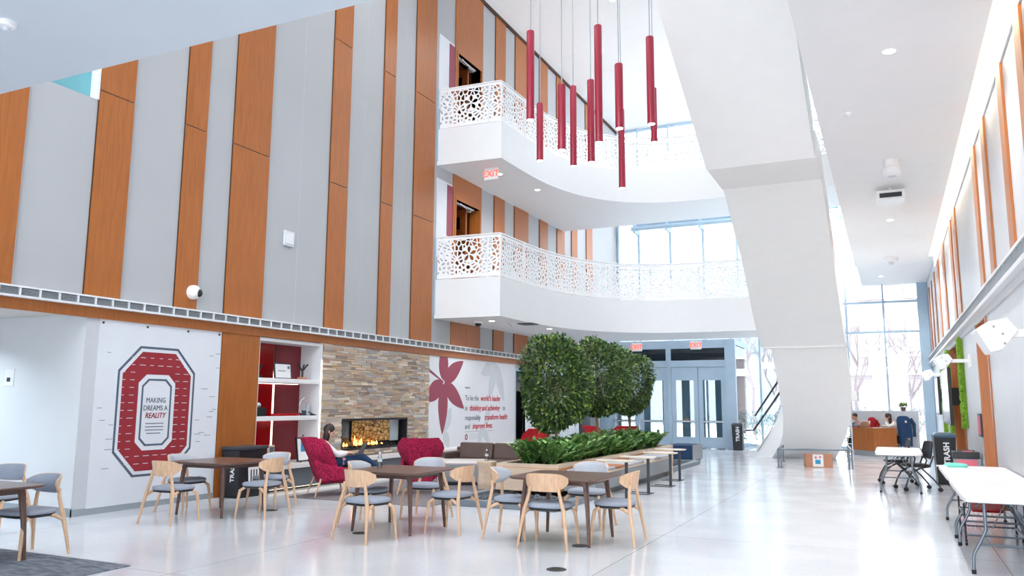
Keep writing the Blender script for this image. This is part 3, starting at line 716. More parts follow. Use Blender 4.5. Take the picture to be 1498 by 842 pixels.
# ------------------------------------------------------------------ dining chairs
def make_chair(name, label, blue=False):
    t = thing(name, label, 'chair', (0, 0, 0), 0, 'beech dining chairs round the walnut tables')
    fab = 'blue_grey' if blue else 'grey_fab'
    MB().sell([(0.80, 0.432), (0.97, 0.437), (1.0, 0.452), (0.99, 0.468), (0.93, 0.481), (0.70, 0.488), (0.2, 0.489)], 0.245, 0.23, 3.2, (0, 0.01), 28).build('seat', 'blue_grey', t, smooth=50)
    MB().sell([(0.84, 0.404), (0.95, 0.412), (0.965, 0.436)], 0.245, 0.23, 3.2, (0, 0.01), 28).build('seat_pan', 'black', t, smooth=50)
    # wrapped back shell
    R, yc = 0.285, 0.03
    def shell(name, mat, r0, r1, k, dome):
        bm = bmesh.new(); nu, nv = 16, 8; G = []
        for s in (0, 1):
            g = []
            for i in range(nu + 1):
                u = -1 + 2 * i / nu; a = u * 1.12 * k
                zt = 0.826 - 0.028 * abs(u) ** 3; zb = 0.622 + 0.058 * abs(u) ** 2.6
                ze = (zt + zb) / 2; hh = (zt - zb) / 2 * math.sqrt(max(0.24, 1 - abs(u) ** 6)) * (1 if k == 1 else 0.95)
                row = []
                for j in range(nv + 1):
                    q = -1 + 2 * j / nv; z = ze + hh * math.copysign(abs(q) ** 0.9, q)
                    rr = (r0 if s == 0 else r1 + dome * (1 - q ** 4) * (1 - abs(u) ** 6)) 
                    tilt = 0.16 * (z - 0.60)
                    row.append(bm.verts.new((rr * math.sin(a), yc - rr * math.cos(a) * 0.98 - tilt, z)))
                g.append(row)
            G.append(g)
        for s in (0, 1):
            for i in range(nu):
                for j in range(nv): bm.faces.new([G[s][i][j], G[s][i + 1][j], G[s][i + 1][j + 1], G[s][i][j + 1]])
        for i in range(nu):
            for j in (0, nv): bm.faces.new([G[0][i][j], G[0][i + 1][j], G[1][i + 1][j], G[1][i][j]])
        for i in (0, nu):
            for j in range(nv): bm.faces.new([G[0][i][j], G[0][i][j + 1], G[1][i][j + 1], G[1][i][j]])
        mb = MB(); mb.bm.free(); mb.bm = bm
        return mb.build(name, mat, t, smooth=50)
    shell('backrest', 'beech', R, R - 0.014, 1.0, 0)
    shell('back_pad', fab, R - 0.0145, R - 0.026, 0.985, -0.014)
    for s in (-1, 1):
        MB().tube([(s * .295, -.285, 0), (s * .262, -.250, .24), (s * .232, -.222, .42), (s * .208, -.214, .50), (s * .180, -.205, .60), (s * .170, -.212, .675)], [.014, .020, .025, .021, .019, .017], 8).tube([(s * .246, -.235, .35), (s * .222, -.15, .405), (s * .19, -.06, .424)], [.014, .021, .013], 8).build('leg', 'beech', t, smooth=60)
        MB().tube([(s * .262, .235, 0), (s * .245, .215, .26), (s * .232, .195, .375), (s * .20, .14, .418), (s * .14, .06, .424)], [.014, .020, .024, .019, .012], 8).build('leg', 'beech', t, smooth=60)
    return t
HP = PI / 2
CH = 'beech dining chairs round the walnut tables'
ch0 = make_chair('dining_chair', '')
chb = make_chair('dining_chair', '', blue=True)
FU, FD, FL, FR = 0.0, PI, HP, -HP      # facing +Y, -Y, -X, +X
spots = [
 (ch0, -8.85, 8.06, FU + 0.02, 'beech chair, wooden back to the viewer, at the table nearest the letter banner'),
 (ch0, -9.56, 8.95, FR, 'grey padded chair standing against the big letter banner, beyond that table\'s left side'),
 (ch0, -8.17, 9.03, FL + 0.09, 'beech chair at the right side of the banner table, in front of the trash bin'),
 (ch0, -8.76, 9.86, FD + 0.1, 'grey padded chair at the banner table nearest the white shelves, facing the viewer'),
 (ch0, -5.72, 8.12, FU - 0.2, 'beech chair, wooden back to the viewer, at the table holding the water bottle'),
 (ch0, -6.38, 9.07, FR + 0.1, 'grey padded chair at the water bottle table, just below the seated reader'),
 (ch0, -6.03, 9.95, FD + 0.05, 'grey padded chair at the water bottle table, before the crimson chair back'),
 (ch0, -5.12, 9.11, FL - 0.02, 'beech chair at the right side of the water bottle table, beside the wooden stump'),
 (ch0, -4.25, 9.08, FR + 0.12, 'beech chair at the left side of the planter table, its grey pad showing edge-on'),
 (ch0, -3.61, 8.72, FU + 0.05, 'beech chair with its rounded wooden back squarely before the planter table'),
 (ch0, -3.0, 9.27, FL + 0.05, 'beech chair at the right end of the planter table, rightmost of the dining chairs'),
 (ch0, -3.72, 10.28, FD - 0.03, 'grey padded chair on the planter side of its table, facing the viewer'),
 (chb, -8.28, 5.66, FD, 'blue-grey padded chair by the grey carpet at the left edge table, nearer one'),
 (chb, -9.9, 6.35, FD + 0.3, 'blue-grey padded chair cut by the left edge of the photo'),
]
used = set()
for src, x, y, rz, lab in spots:
    if src not in used:
        used.add(src); src.location = (x, y, 0); src.rotation_euler = (0, 0, rz); src['label'] = lab
    else: dup(src, (x, y, 0), rz, lab)

# ------------------------------------------------------------------ walnut tables
def make_table(label):
    t = thing('dining_table', label, 'table', (0, 0, 0), 0, 'square walnut dining tables')
    MB().sell([(0.955, 0.722), (0.985, 0.728), (1.0, 0.738), (1.0, 0.748), (0.995, 0.752)], 0.56, 0.56, 9, (0, 0), 48).build('tabletop', 'walnut', t, smooth=40)
    MB().box(-.40, .40, .36, .385, .665, .722).box(-.40, .40, -.385, -.36, .665, .722).box(.36, .385, -.40, .40, .665, .722).box(-.385, -.36, -.40, .40, .665, .722).build('apron', 'walnut', t)
    for sx, sy in ((1, 1), (1, -1), (-1, 1), (-1, -1)):
        def rg(cx, cy, z, a, b): return [(sx * (cx + a * p), sy * (cy + b * q), z) for p, q in ((1, .5), (.5, 1), (-.5, 1), (-1, .5), (-1, -.5), (-.5, -1), (.5, -1), (1, -.5))]
        lg = MB().loft([rg(.43, .42, 0.012, .016, .016), rg(.405, .395, .40, .024, .026), rg(.375, .37, .68, .030, .034), rg(.35, .35, .722, .05, .05)]).build('leg', 'walnut', t, smooth=40)
        MB().lathe([(0.016, 0), (0.018, 0.012)], (sx * .43, sy * .42, 0), 8).build('foot_cap', 'black', lg)
    return t
tb = make_table('square walnut table standing before the big letter banner')
tb.location = (-8.96, 9.06, 0)
dup(tb, (-5.82, 8.98, 0), 0, 'square walnut table carrying the clear water bottle near its middle')
dup(tb, (-3.60, 9.22, 0), 0, 'square walnut table in front of the planter bench')
dup(tb, (-8.45, 5.06, 0), 0, 'walnut table cut off at the left edge on the grey carpet')
for x, y, lab in ((-6.06, 8.47, 'round floor power outlet under the water bottle table'), (-8.5, 9.6, 'round floor power outlet under the banner table'), (-3.3, 8.86, 'round floor power outlet under the planter table'), (-3.05, 7.52, 'small round floor outlet alone on the open terrazzo')):
    o = thing('floor_outlet', lab, 'floor outlet', (x, y, 0), 0, 'flush floor outlets')
    MB().lathe([(0.10, 0), (0.10, 0.004), (0.085, 0.008)], n=20).build('cover', 'charcoal', o); MB().lathe([(0.06, 0.008), (0.06, 0.010)], n=16).build('lid', 'black', o)
def bottle(loc, lab, h=0.21):
    t = thing('water_bottle', lab, 'bottle', loc, 0, 'clear water bottles')
    s = h / 0.21
    MB().lathe([(r * s, z * s) for r, z in ((0.028, 0), (0.032, 0.01), (0.032, 0.06), (0.029, 0.075), (0.032, 0.09), (0.032, 0.13), (0.024, 0.16), (0.013, 0.178), (0.013, 0.185))], n=16).build('body', glassmat('bottle_plastic', (0.86, 0.90, 0.94, 1), 2.0), t, smooth=50)
    MB().lathe([(0.0325 * s, 0.085 * s), (0.0325 * s, 0.125 * s)], n=16).build('label', 'palegrey', t)
    MB().lathe([(0.015 * s, 0.184 * s), (0.015 * s, 0.208 * s), (0.013 * s, 0.21 * s)], n=14).build('cap', 'wplas', t)
bottle((-6.12, 8.94, 0.752), 'clear water bottle standing on the middle walnut table')

# carpet at the left front, rug in the lounge
tag(MB().box(-10.4, -6.85, -3, 5.78, 0.0, 0.012).build('carpet', 'carpet'), 'grey striped carpet corner at the lower left', 'carpet')
tag(MB().box(-9.4, -6.62, 11.0, 16.8, 0.0, 0.012).build('rug', paint('taupe_rug', rgb(128, 122, 126), 0.95, 0.25, scale=25)), 'taupe lounge rug under the crimson wing chairs', 'rug')

# ------------------------------------------------------------------ wing chairs
def make_wing(label, mat='red_fab'):
    t = thing('wing_chair', label, 'armchair', (0, 0, 0), 0, 'red patterned wing chairs')
    prof = [(0.22, .24), (0.40, .285), (0.56, .34), (0.70, .415), (0.79, .45), (0.88, .425), (0.985, .345)]
    nu = 14; bm = bmesh.new(); G = []
    for s in (0, 1):
        g = []
        for z, w_ in prof:
            row = []
            for i in range(nu + 1):
                u = -1 + 2 * i / nu
                y0 = -0.20 - 0.46 * (z - 0.25)
                fwd = 0.30 * max(0, abs(u) - 0.50) / 0.5 if z < 0.9 else 0.24 * max(0, abs(u) - 0.5) / 0.5
                x = u * w_ * (1 - 0.06 * (abs(u) > 0.5))
                row.append(bm.verts.new((x * (1 if s == 0 else 0.9), y0 + fwd + (0 if s == 0 else 0.09), z - (0 if s == 0 else 0.012))))
            g.append(row)
        G.append(g)
    nv = len(prof) - 1
    for s in (0, 1):
        for j in range(nv):
            for i in range(nu): bm.faces.new([G[s][j][i], G[s][j][i + 1], G[s][j + 1][i + 1], G[s][j + 1][i]])
    for j in range(nv):
        for i in (0, nu): bm.faces.new([G[0][j][i], G[0][j + 1][i], G[1][j + 1][i], G[1][j][i]])
    for i in range(nu):
        for j in (0, nv): bm.faces.new([G[0][j][i], G[0][j][i + 1], G[1][j][i + 1], G[1][j][i]])
    mb = MB(); mb.bm.free(); mb.bm = bm
    mb.build('backrest', mat, t, smooth=45)
    MB().loft([[(-.26 * k, -.22, z0), (.26 * k, -.22, z0), (.32 * k, .28, z1), (-.32 * k, .28, z1)] for k, z0, z1 in ((0.86, .20, .24), (1.0, .30, .33), (1.0, .34, .36))]).build('seat_shell', mat, t, bevel=0.03)
    MB().sell([(0.9, 0.345), (1.0, 0.365), (1.0, 0.42), (0.93, 0.45), (0.6, 0.46)], 0.27, 0.26, 5, (0, 0.03), 28).build('seat_cushion', mat, t, smooth=50)
    for s in (-1, 1):
        MB().prism([(-.22, .25), (.27, .27), (.30, .40), (.24, .47), (-.06, .52), (-.30, .62), (-.36, .60)], 'x', s * .285, s * .335).build('armrest', mat, t, bevel=0.02)
        for y0, y1 in ((.20, .28), (-.20, -.33)):
            MB().tube([(s * .30, y0, .36), (s * .385, y1, 0.0)], [.022, .013], 8).build('leg', 'beech', t, smooth=60)
    return t
wc = make_wing('crimson wing chair seen side-on with the reading woman sitting in it')
wc.location = (-8.98, 11.62, 0.012); wc.rotation_euler = (0, 0, -0.72)
dup(wc, (-7.74, 12.6, 0.012), 0.50, 'crimson wing chair seen from behind, in front of the fireplace')
wr2 = make_wing('scarlet wing chair facing the viewer behind the brown sofa', 'red_fab2'); wr2.location = (-8.05, 18.2, 0); wr2.rotation_euler = (0, 0, PI - 0.35)
dup(wr2, (-7.6, 22.2, 0), -0.9, 'scarlet wing chair half hidden behind the planter, left of the pair')
dup(wr2, (-7.15, 22.9, 0), 0.7, 'scarlet wing chair half hidden behind the planter, right of the pair')

# sofa, ottoman, stump
s = thing('sofa', 'brown leather two-seat sofa before the white leaf mural', 'sofa', (-7.75, 15.35, 0.0), PI + 0.04)
MB().box(-.95, .95, -.42, .42, .14, .30).build('base', 'brown', s, bevel=0.015)
for k in (-1, 1):
    MB().box(min(0.005 * k, .80 * k), max(0.005 * k, .80 * k), -.20, .43, .30, .44).build('seat_cushion', 'brown', s, bevel=0.03)
    MB().obox((k * .405, -.27, .58), (.79, .18, .36), (0.18, 0, 0)).build('back_cushion', 'brown', s, bevel=0.04)
    MB().box(min(.82 * k, .98 * k), max(.82 * k, .98 * k), -.42, .43, .14, .58).build('armrest', 'brown', s, bevel=0.02)
    for y in (-.36, .36): MB().box(k * .88 - .03, k * .88 + .03, y - .03, y + .03, 0, .14).build('leg', 'walnut', s)
MB().box(-.95, .95, -.48, -.36, .14, .66).build('back_frame', 'brown', s, bevel=0.02)
o = thing('ottoman', 'long pale grey upholstered ottoman in front of the brown sofa', 'ottoman', (-7.98, 14.35, 0.012), 0.45)
MB().box(-.62, .62, -.42, .42, .06, .42).build('body', 'greybase', o, bevel=0.03)
MB().box(-.63, .63, -.43, .43, .40, .46).build('top_pad', 'quartz', o, bevel=0.02)
MB().box(-.56, .56, -.36, .36, 0, .07).build('plinth', 'black', o)
st_ = thing('stump_table', 'faceted blond wood stump side table beside the ottoman', 'side table', (-7.02, 13.8, 0.0))
rr = random.Random(4); ang = [2 * PI * i / 9 + rr.uniform(-.12, .12) for i in range(9)]; rad = [rr.uniform(.92, 1.06) for _ in ang]
MB().loft([[(k * rad[i] * math.cos(a), k * rad[i] * math.sin(a), z) for i, a in enumerate(ang)] for k, z in ((.165, 0), (.185, .12), (.178, .30), (.20, .50), (.195, .52))]).build('trunk', 'rimwood', st_)
bottle((-7.02, 13.8, 0.52), 'clear water bottle standing on the wooden stump', 0.22)

# ------------------------------------------------------------------ planter, trees, shrubs, bench, pull-up tables
p = thing('planter', 'long pale wood planter box with bench, ringed by a gravel curb', 'planter', (0, 0, 0))
X0, X1, Y0, Y1 = -6.42, -5.22, 13.0, 21.0
MB().box(X0, X1, Y0, Y0 + .12, .50, .56).box(X0, X1, Y1 - .12, Y1, .50, .56).box(X0, X0 + .12, Y0 + .12, Y1 - .12, .50, .56).box(X1 - .12, X1, Y0 + .12, Y1 - .12, .50, .56).build('rim', 'rimwood', p)
MB().box(X0, X1, Y0, Y0 + .06, .10, .50).box(X0, X1, Y1 - .06, Y1, .10, .50).box(X0, X0 + .06, Y0, Y1, .10, .50).box(X1 - .06, X1, Y0, Y1, .10, .50).build('side_panel', 'orangewood', p)
MB().box(X0 - .002, X1 - .02, Y0 - .012, Y0, .10, .49).build('front_panel', 'rimwood', p)
MB().box(X0 + .06, X1 - .06, Y0 + .06, Y1 - .06, .3, .49).build('soil', 'soil', p)
MB().box(-5.19, -4.62, 13.15, 18.45, .12, .40).build('bench_front', 'greybase', p)
MB().box(-5.0, -4.72, 13.15, 18.4, .0, .12).build('bench_plinth', 'darkgrey', p)
MB().box(-5.19, -4.60, 13.13, 18.47, .40, .425).build('bench_top', 'rimwood', p)
MB().box(-5.2, -4.62, 18.45, 18.52, .0, .56).build('end_panel', 'rimwood', p)
MB().box(-6.58, -4.62, 11.35, 11.5, 0, .10).box(-6.58, -6.45, 11.5, 22.15, 0, .10).box(-4.77, -4.62, 11.5, 13.1, 0, .1).box(-4.95, -4.80, 18.55, 22.15, 0, .10).box(-6.58, -4.8, 22.15, 22.3, 0, .10).build('curb', 'curb', p, bevel=0.01)
gv = MB(); rg_ = random.Random(2)
gv.box(-6.45, -4.77, 11.5, 13.0, 0, .03).box(-6.45, -4.95, 21.0, 22.15, 0, .03)
for i in range(700):
    if i < 420: x, y = rg_.uniform(-6.4, -4.82), rg_.uniform(11.55, 12.95)
    else: x, y = rg_.uniform(-6.4, -5.0), rg_.uniform(21.05, 22.1)
    q = rg_.uniform(.02, .04); gv.ellipsoid((x, y, .04), (q, q * rg_.uniform(.7, 1), q * .7), 6, 4)
g_ = gv.build('gravel', paint('dark_gravel', rgb(96, 100, 108), 0.8, 0.3, scale=12), p); g_['kind'] = 'stuff'
for i, (ya, yb, mt, lab) in enumerate(((13.2, 14.3, 'blue_grey', 'grey bench cushion nearest the planter table'), (14.3, 14.95, 'orangewood', 'rust bench cushion second along the planter bench'), (14.95, 16.2, 'grey_fab', 'pale grey bench cushion in the middle of the planter bench'), (16.9, 18.3, 'grey_fab', 'pale grey bench cushion at the far end of the planter bench'))):
    mm = fabric('rust_cloth', rgb(176, 112, 84), rgb(190, 128, 98), 90) if mt == 'orangewood' else mt
    tag(MB().box(-5.17, -4.62, ya + .02, yb - .02, .425, .475).build('bench_cushion', mm, bevel=0.015), lab, 'cushion', 'cushions on the planter bench')
ct = thing('pull_up_table', '', 'side table', (0, 0, 0), 0, 'pull-up tables along the planter bench')
MB().sell([(0.97, .635), (1.0, .642), (1.0, .655)], .34, .20, 3.5, (-.20, 0), 28).build('tabletop', 'rimwood', ct, smooth=40)
MB().sell([(0.985, .655), (0.98, .657)], .34, .20, 3.5, (-.20, 0), 28).build('white_surface', 'quartz', ct)
MB().box(-.025, .025, -.02, .02, .0, .635).build('post', 'charcoal', ct)
MB().box(-.36, .05, -.17, -.14, 0, .012).box(-.36, .05, .14, .17, 0, .012).box(.0, .05, -.17, .17, 0, .012).build('base', 'charcoal', ct)
for i, (x, y, l) in enumerate(((-4.13, 13.35, 'pull-up table with pale top nearest the planter dining table'), (-4.06, 14.45, 'second pull-up table along the bench, over the rust cushion'), (-4.03, 15.95, 'third pull-up table along the bench'), (-4.16, 17.25, 'pull-up table at the far end of the bench'))):
    if i == 0: ct.location = (x, y, 0); ct['label'] = l
    else: dup(ct, (x, y, 0), 0, l)
ot = thing('ottoman', 'dark blue-grey ottoman bench beyond the planter end near the doors', 'ottoman', (-5.45, 23.6, 0), 0.0)
MB().box(-.45, .30, -.7, .5, .06, .46).build('body', 'navy', ot, bevel=0.03); MB().box(.302, .33, -.7, .5, .05, .46).build('end_pad', 'greybase', ot); MB().box(-.4, .28, -.64, .46, 0, .06).build('plinth', 'black', ot)

def leafq(m, c, n, up, L, W, fold=0.15):
    n = n.normalized(); s = n.cross(up)
    if s.length < 1e-3: s = Vector((1, 0, 0))
    s.normalize(); k = s.cross(n).normalized()
    a = c; b = c + n * L * .5 + s * W + k * W * fold; d = c + n * L * .5 - s * W + k * W * fold; e = c + n * L
    m._faces([a, b, e, d], [(0, 1, 2), (0, 2, 3)])
def make_crown(parent, seed, rx, rz, zc, n):
    r_ = random.Random(seed); m = MB()
    lob = [(Vector((r_.uniform(-1, 1), r_.uniform(-1, 1), r_.uniform(-.7, 1))).normalized(), r_.uniform(.05, .13)) for _ in range(16)]
    for i in range(n):
        while True:
            v = Vector((r_.uniform(-1, 1), r_.uniform(-1, 1), r_.uniform(-1, 1)))
            if 0.15 < v.length < 1.0: break
        d = v.normalized(); q = v.length ** 0.5
        k = 0.92 + sum(h * max(0, (d.dot(l) - .72) / .28) for l, h in lob)
        kz = 1.0 if d.z > 0 else .94
        bx = 1 + .10 * (1 - abs(d.z)) * abs(d.z) * 4 * .5
        c = Vector((d.x * rx * k * q * bx, d.y * rx * k * q * bx, zc + d.z * rz * k * q * kz))
        nn = (d * 1.0 + Vector((r_.uniform(-1, 1), r_.uniform(-1, 1), r_.uniform(-1.0, .6)))).normalized()
        leafq(m, c, nn, Vector((r_.uniform(-.6, .6), r_.uniform(-.6, .6), 1)), r_.uniform(.065, .115), r_.uniform(.020, .032))
    return m.build('crown', 'leaf', parent, keep=True)
def tree(x, y, rx, z0, z1, seed, n, lab):
    t = thing('ficus_tree', lab, 'tree', (x, y, 0.49), 0, 'standard trees in the planter')
    zc = (z0 + z1) / 2 - .49; rz = (z1 - z0) / 2
    make_crown(t, seed, rx, rz, zc, n)
    m = MB().tube([(0.0, 0, 0), (.015, .01, .4), (-.01, 0, zc - rz * .7), (0, .01, zc)], [.042, .038, .034, .022], 8)
    r_ = random.Random(seed)
    for i in range(9):
        a = i * 2.4; m.tube([(0, 0, zc - rz * .75 + i * .07), (math.cos(a) * rx * .35, math.sin(a) * rx * .35, zc - rz * .3 + i * .08), (math.cos(a) * rx * .75, math.sin(a) * rx * .75, zc + i * .06)], [.018, .012, .005], 5)
    m.build('trunk', 'bark', t, smooth=60)
tree(-6.09, 15.0, .66, .98, 2.93, 1, 9000, 'round clipped ficus tree in the planter, nearest of the three')
tree(-6.09, 17.5, .70, 1.22, 3.06, 2, 8000, 'round clipped ficus tree in the planter, middle of the three')
tree(-6.09, 20.0, .60, 1.22, 2.92, 3, 6500, 'round clipped ficus tree in the planter, farthest of the three')
def make_shrub(seed):
    r_ = random.Random(seed); m = MB(); sm = MB()
    for i in range(15):
        a = r_.uniform(0, 2 * PI); rch = r_.uniform(.08, .36); h = r_.uniform(.18, .42)
        P = [Vector((math.cos(a) * rch * t, math.sin(a) * rch * t, h * (1 - (1 - t) ** 1.6))) for t in (0, .25, .5, .75, 1)]
        sm.tube(P, [.008, .007, .006, .004, .002], 5)
        for k in range(9):
            t = .22 + .78 * k / 8; j = min(3, int(t * 4)); q = P[j].lerp(P[j + 1], t * 4 - j); d = (P[j + 1] - P[j]).normalized()
            sd = d.cross(Vector((0, 0, 1))).normalized()
            for s_2 in (-1, 1): leafq(m, q, d * .6 + sd * s_2 + Vector((0, 0, r_.uniform(.0, .4))), Vector((0, 0, 1)), r_.uniform(.10, .15), r_.uniform(.026, .036))
    return m, sm
sh = []
for sd in (11, 12, 13):
    t = thing('leafy_shrub', '', 'shrub', (0, 0, 0), 0, 'glossy shrubs filling the planter')
    m, sm = make_shrub(sd); m.build('leaves', 'zz', t, keep=True)['kind'] = 'stuff'; sm.build('stems', 'zz', t)
    sh.append(t)
rs = random.Random(6); cnt = 0; firsts = set()
for i in range(16):
    y = 13.4 + i * 0.47
    for x in (-6.14, -5.82, -5.51):
        src = sh[cnt % 3]; cnt += 1
        loc = (x + rs.uniform(-.1, .1), y + rs.uniform(-.12, .12), .485); rz = rs.uniform(0, 6.28)
        lab = 'glossy green shrub in the planter bed under the ficus trees'
        if src not in firsts: firsts.add(src); src.location = loc; src.rotation_euler = (0, 0, rz); src['label'] = lab; c_ = src
        else: c_ = dup(src, loc, rz, lab)
        q = rs.uniform(.85, 1.2); c_.scale = (q, q, q)

# ------------------------------------------------------------------ letter banner
b = thing('wall_banner', 'large white vinyl banner printed with a red block letter', 'banner', (0, 0, 0))
bx = XL + 0.02
MB().box(XL + .004, bx, 7.97, 10.34, 0.09, 2.80).build('vinyl_sheet', 'ban_white', b)
def octa(y0, y1, z0, z1, cy, cz): return [(y0, z0 + cz), (y0 + cy, z0), (y1 - cy, z0), (y1, z0 + cz), (y1, z1 - cz), (y1 - cy, z1), (y0 + cy, z1), (y0, z1 - cz)]
def octring(y0, y1, z0, z1, cy, cz, w_, d, mat, name, wi=None):
    A = octa(y0, y1, z0, z1, cy, cz); k = 0.42
    B = octa(y0 + w_, y1 - w_, z0 + w_, z1 - w_, cy - w_ * k, cz - w_ * k) if wi is None else wi
    m = MB(); n = 8
    m.loft([[(bx + d, *A[i]) for i in range(n)], [(bx + d, *B[i]) for i in range(n)], [(bx, *B[i]) for i in range(n)], [(bx, *A[i]) for i in range(n)], [(bx + d, *A[i]) for i in range(n)]], cap=False)
    m.build(name, mat, b)
oy0, oy1, oz0, oz1 = 8.33, 9.80, 0.47, 2.45
octring(oy0, oy1, oz0, oz1, .37, .38, .035, .003, 'ban_grey', 'outer_outline')
inner = octa(8.71, 9.41, .86, 2.02, .14, .13)
octring(oy0 + .085, oy1 - .085, oz0 + .085, oz1 - .085, .335, .345, 0, .003, 'ban_red', 'block_letter', wi=inner)
octring(8.775, 9.345, .925, 1.955, .115, .11, .03, .003, 'ban_grey', 'inner_outline')
ym = 9.055
text('MAKING', .115, 'ink', b, (bx + .002, ym, 1.62), ROT_LEFT, sx=.85); text('DREAMS A', .115, 'ink', b, (bx + .002, ym, 1.50), ROT_LEFT, sx=.85)
text('REALITY', .115, 'ban_red', b, (bx + .002, ym, 1.385), ROT_LEFT, bold=.0015, shear=.25, sx=.9)
m = MB()
for i in range(4): m.box(bx, bx + .003, ym - (.17 - .03 * (i == 3)), ym + (.17 - .05 * (i == 3)), 1.26 - i * .05, 1.272 - i * .05)
m.build('small_print', 'ink', b)
m = MB(); rn = random.Random(5)
for z in np.arange(.66, 2.35, .115):
    for y in np.arange(8.42, 9.75, .17):
        if 8.70 < y < 9.42 and .78 < z < 2.12: continue
        e = min(1, (min(z - .5, 2.4 - z)) / .4); half = .42 + .26 * max(0, min(1, e))
        if abs(y - ym) > half: continue
        l = rn.uniform(.06, .11); m.box(bx, bx + .005, y - l / 2, y + l / 2, z, z + .009)
m.build('name_lettering', 'palegrey', b)
m = MB()
for i in range(60):
    y, z = rn.uniform(8.0, 10.25), rn.uniform(.3, 2.5)
    if 8.25 < y < 9.85 and .4 < z < 2.5: continue
    l = rn.uniform(.06, .14); m.box(bx, bx + .002, y, y + l, z, z + .007)
m.build('faint_lettering', 'ink', b)
m = MB()
for y in (8.02, 8.8, 9.6, 10.28): m.tube([(bx, y, 2.75), (bx + .012, y, 2.75)], .018, 10)
m.build('grommet', 'charcoal', b)

# ------------------------------------------------------------------ leaf mural
b = thing('wall_mural', 'white wall mural with a maroon leaf and red slogan', 'mural', (0, 0, 0))
mxx = XL + .012
MB().box(XL + .001, mxx, 17.28, 22.40, .47, 2.80).build('backing', 'ban_white', b)
def P2(px, py):  # photo-free leaf layout: mural coordinates measured on the wall (y, z)
    return (px, py)
def petal(cy, cz, ang, L, W, mat, d, clip=True):
    pts = []
    n = 14
    for i in range(n + 1):
        t = i / n; w_ = W * math.sin(PI * min(1, t ** .85)) ** .8 * (1 - .25 * t); pts.append((t * L, w_))
    for i in range(n - 1, 0, -1):
        t = i / n; w_ = W * math.sin(PI * min(1, t ** .85)) ** .8 * (1 - .25 * t); pts.append((t * L, -w_))
    ca, sa = math.cos(ang), math.sin(ang)
    petal.k = getattr(petal, 'k', 0) + 1; d = d + petal.k * .00012
    out = [(cy + (x * ca - y * sa), cz + (x * sa + y * ca)) for x, y in pts]
    out = [(min(max(y, 17.29), 22.39), min(max(z, .48), 2.79)) for y, z in out]
    MB().prism(out, 'x', mxx - .004, mxx + d).build('leaf_print', mat, b)
lc = (18.02, 2.14)
for a, L_, W_ in ((91, .95, .27), (29, 1.18, .25), (-31, 1.28, .25), (-91, 1.30, .27), (207, 1.05, .27)):
    petal(lc[0] + .03 * math.cos(math.radians(a)), lc[1] + .04 * math.sin(math.radians(a)), math.radians(a), L_, W_, 'leaf_red', .003)
MB().prism([(lc[0], lc[1] + .02), (17.29, 2.46), (17.29, 2.38), (lc[0], lc[1] - .02)], 'x', mxx, mxx + .002).build('leaf_stem', 'leaf_red', b)
for cy, cz, a, L_, W_ in ((21.05, 2.76, -160, 1.0, .25), (21.05, 2.76, -112, 1.15, .22), (21.05, 2.76, -62, 1.25, .24), (20.4, 1.0, 60, .6, .16), (18.1, .9, 60, .7, .2), (18.1, .9, -60, .55, .16), (18.1, .9, 120, .6, .15), (20.2, .95, -110, .6, .14), (20.2, .95, -45, .7, .14)):
    petal(cy, cz, math.radians(a), L_, W_, 'palegrey', .0015)
tx = mxx + .003
def mt(s_, y, z, size, mat, **k): text(s_, size, mat, b, (tx, y, z), ROT_LEFT, align='LEFT', **k)
mt('VISION', 19.18, 2.02, .07, 'ink', sx=1.3)
rows = [(1.74, 'To be the ', 'world\u2019s leader', ''), (1.47, 'in ', 'thinking and achieving', ' to'), (1.21, 'responsibly ', 'transform health', ''), (.98, 'and ', 'improve lives.', '')]
for (z, a, r_, c), (ya, yr, yc_) in zip(rows, ((19.2, 20.10, 0), (19.2, 19.46, 21.42), (19.2, 20.36, 0), (19.2, 19.64, 0))):
    mt(a, ya, z, .20, 'ink', sx=1.0); mt(r_, yr, z, .215, 'text_red', bold=.004, shear=.2, sx=1.02 if len(r_) < 18 else .98)
    if c: mt(c, yc_ + .05, z, .20, 'ink', sx=1.0)
MB().box(mxx, mxx + .003, 19.2, 20.9, .835, .842).build('rule', 'ink', b)
m = MB(); 
for a_, b_ in (((19.22, .62, 19.36, .78), (19.26, .65, 19.32, .75)),):
    y0, z0, y1, z1 = a_; A = octa(y0, y1, z0, z1, .04, .04); y0, z0, y1, z1 = b_; B = octa(y0, y1, z0, z1, .02, .02)
    m.loft([[(mxx + .003, *q) for q in A], [(mxx + .003, *q) for q in B], [(mxx, *q) for q in B], [(mxx, *q) for q in A], [(mxx + .003, *q) for q in A]], cap=False)
m.build('block_emblem', 'ban_red', b)
m = MB()
for i, (l, z) in enumerate(((1.2, .75), (.85, .69), (.9, .645))): m.box(mxx, mxx + .002, 19.45, 19.45 + l, z, z + .022)
m.build('small_print', 'palegrey', b)
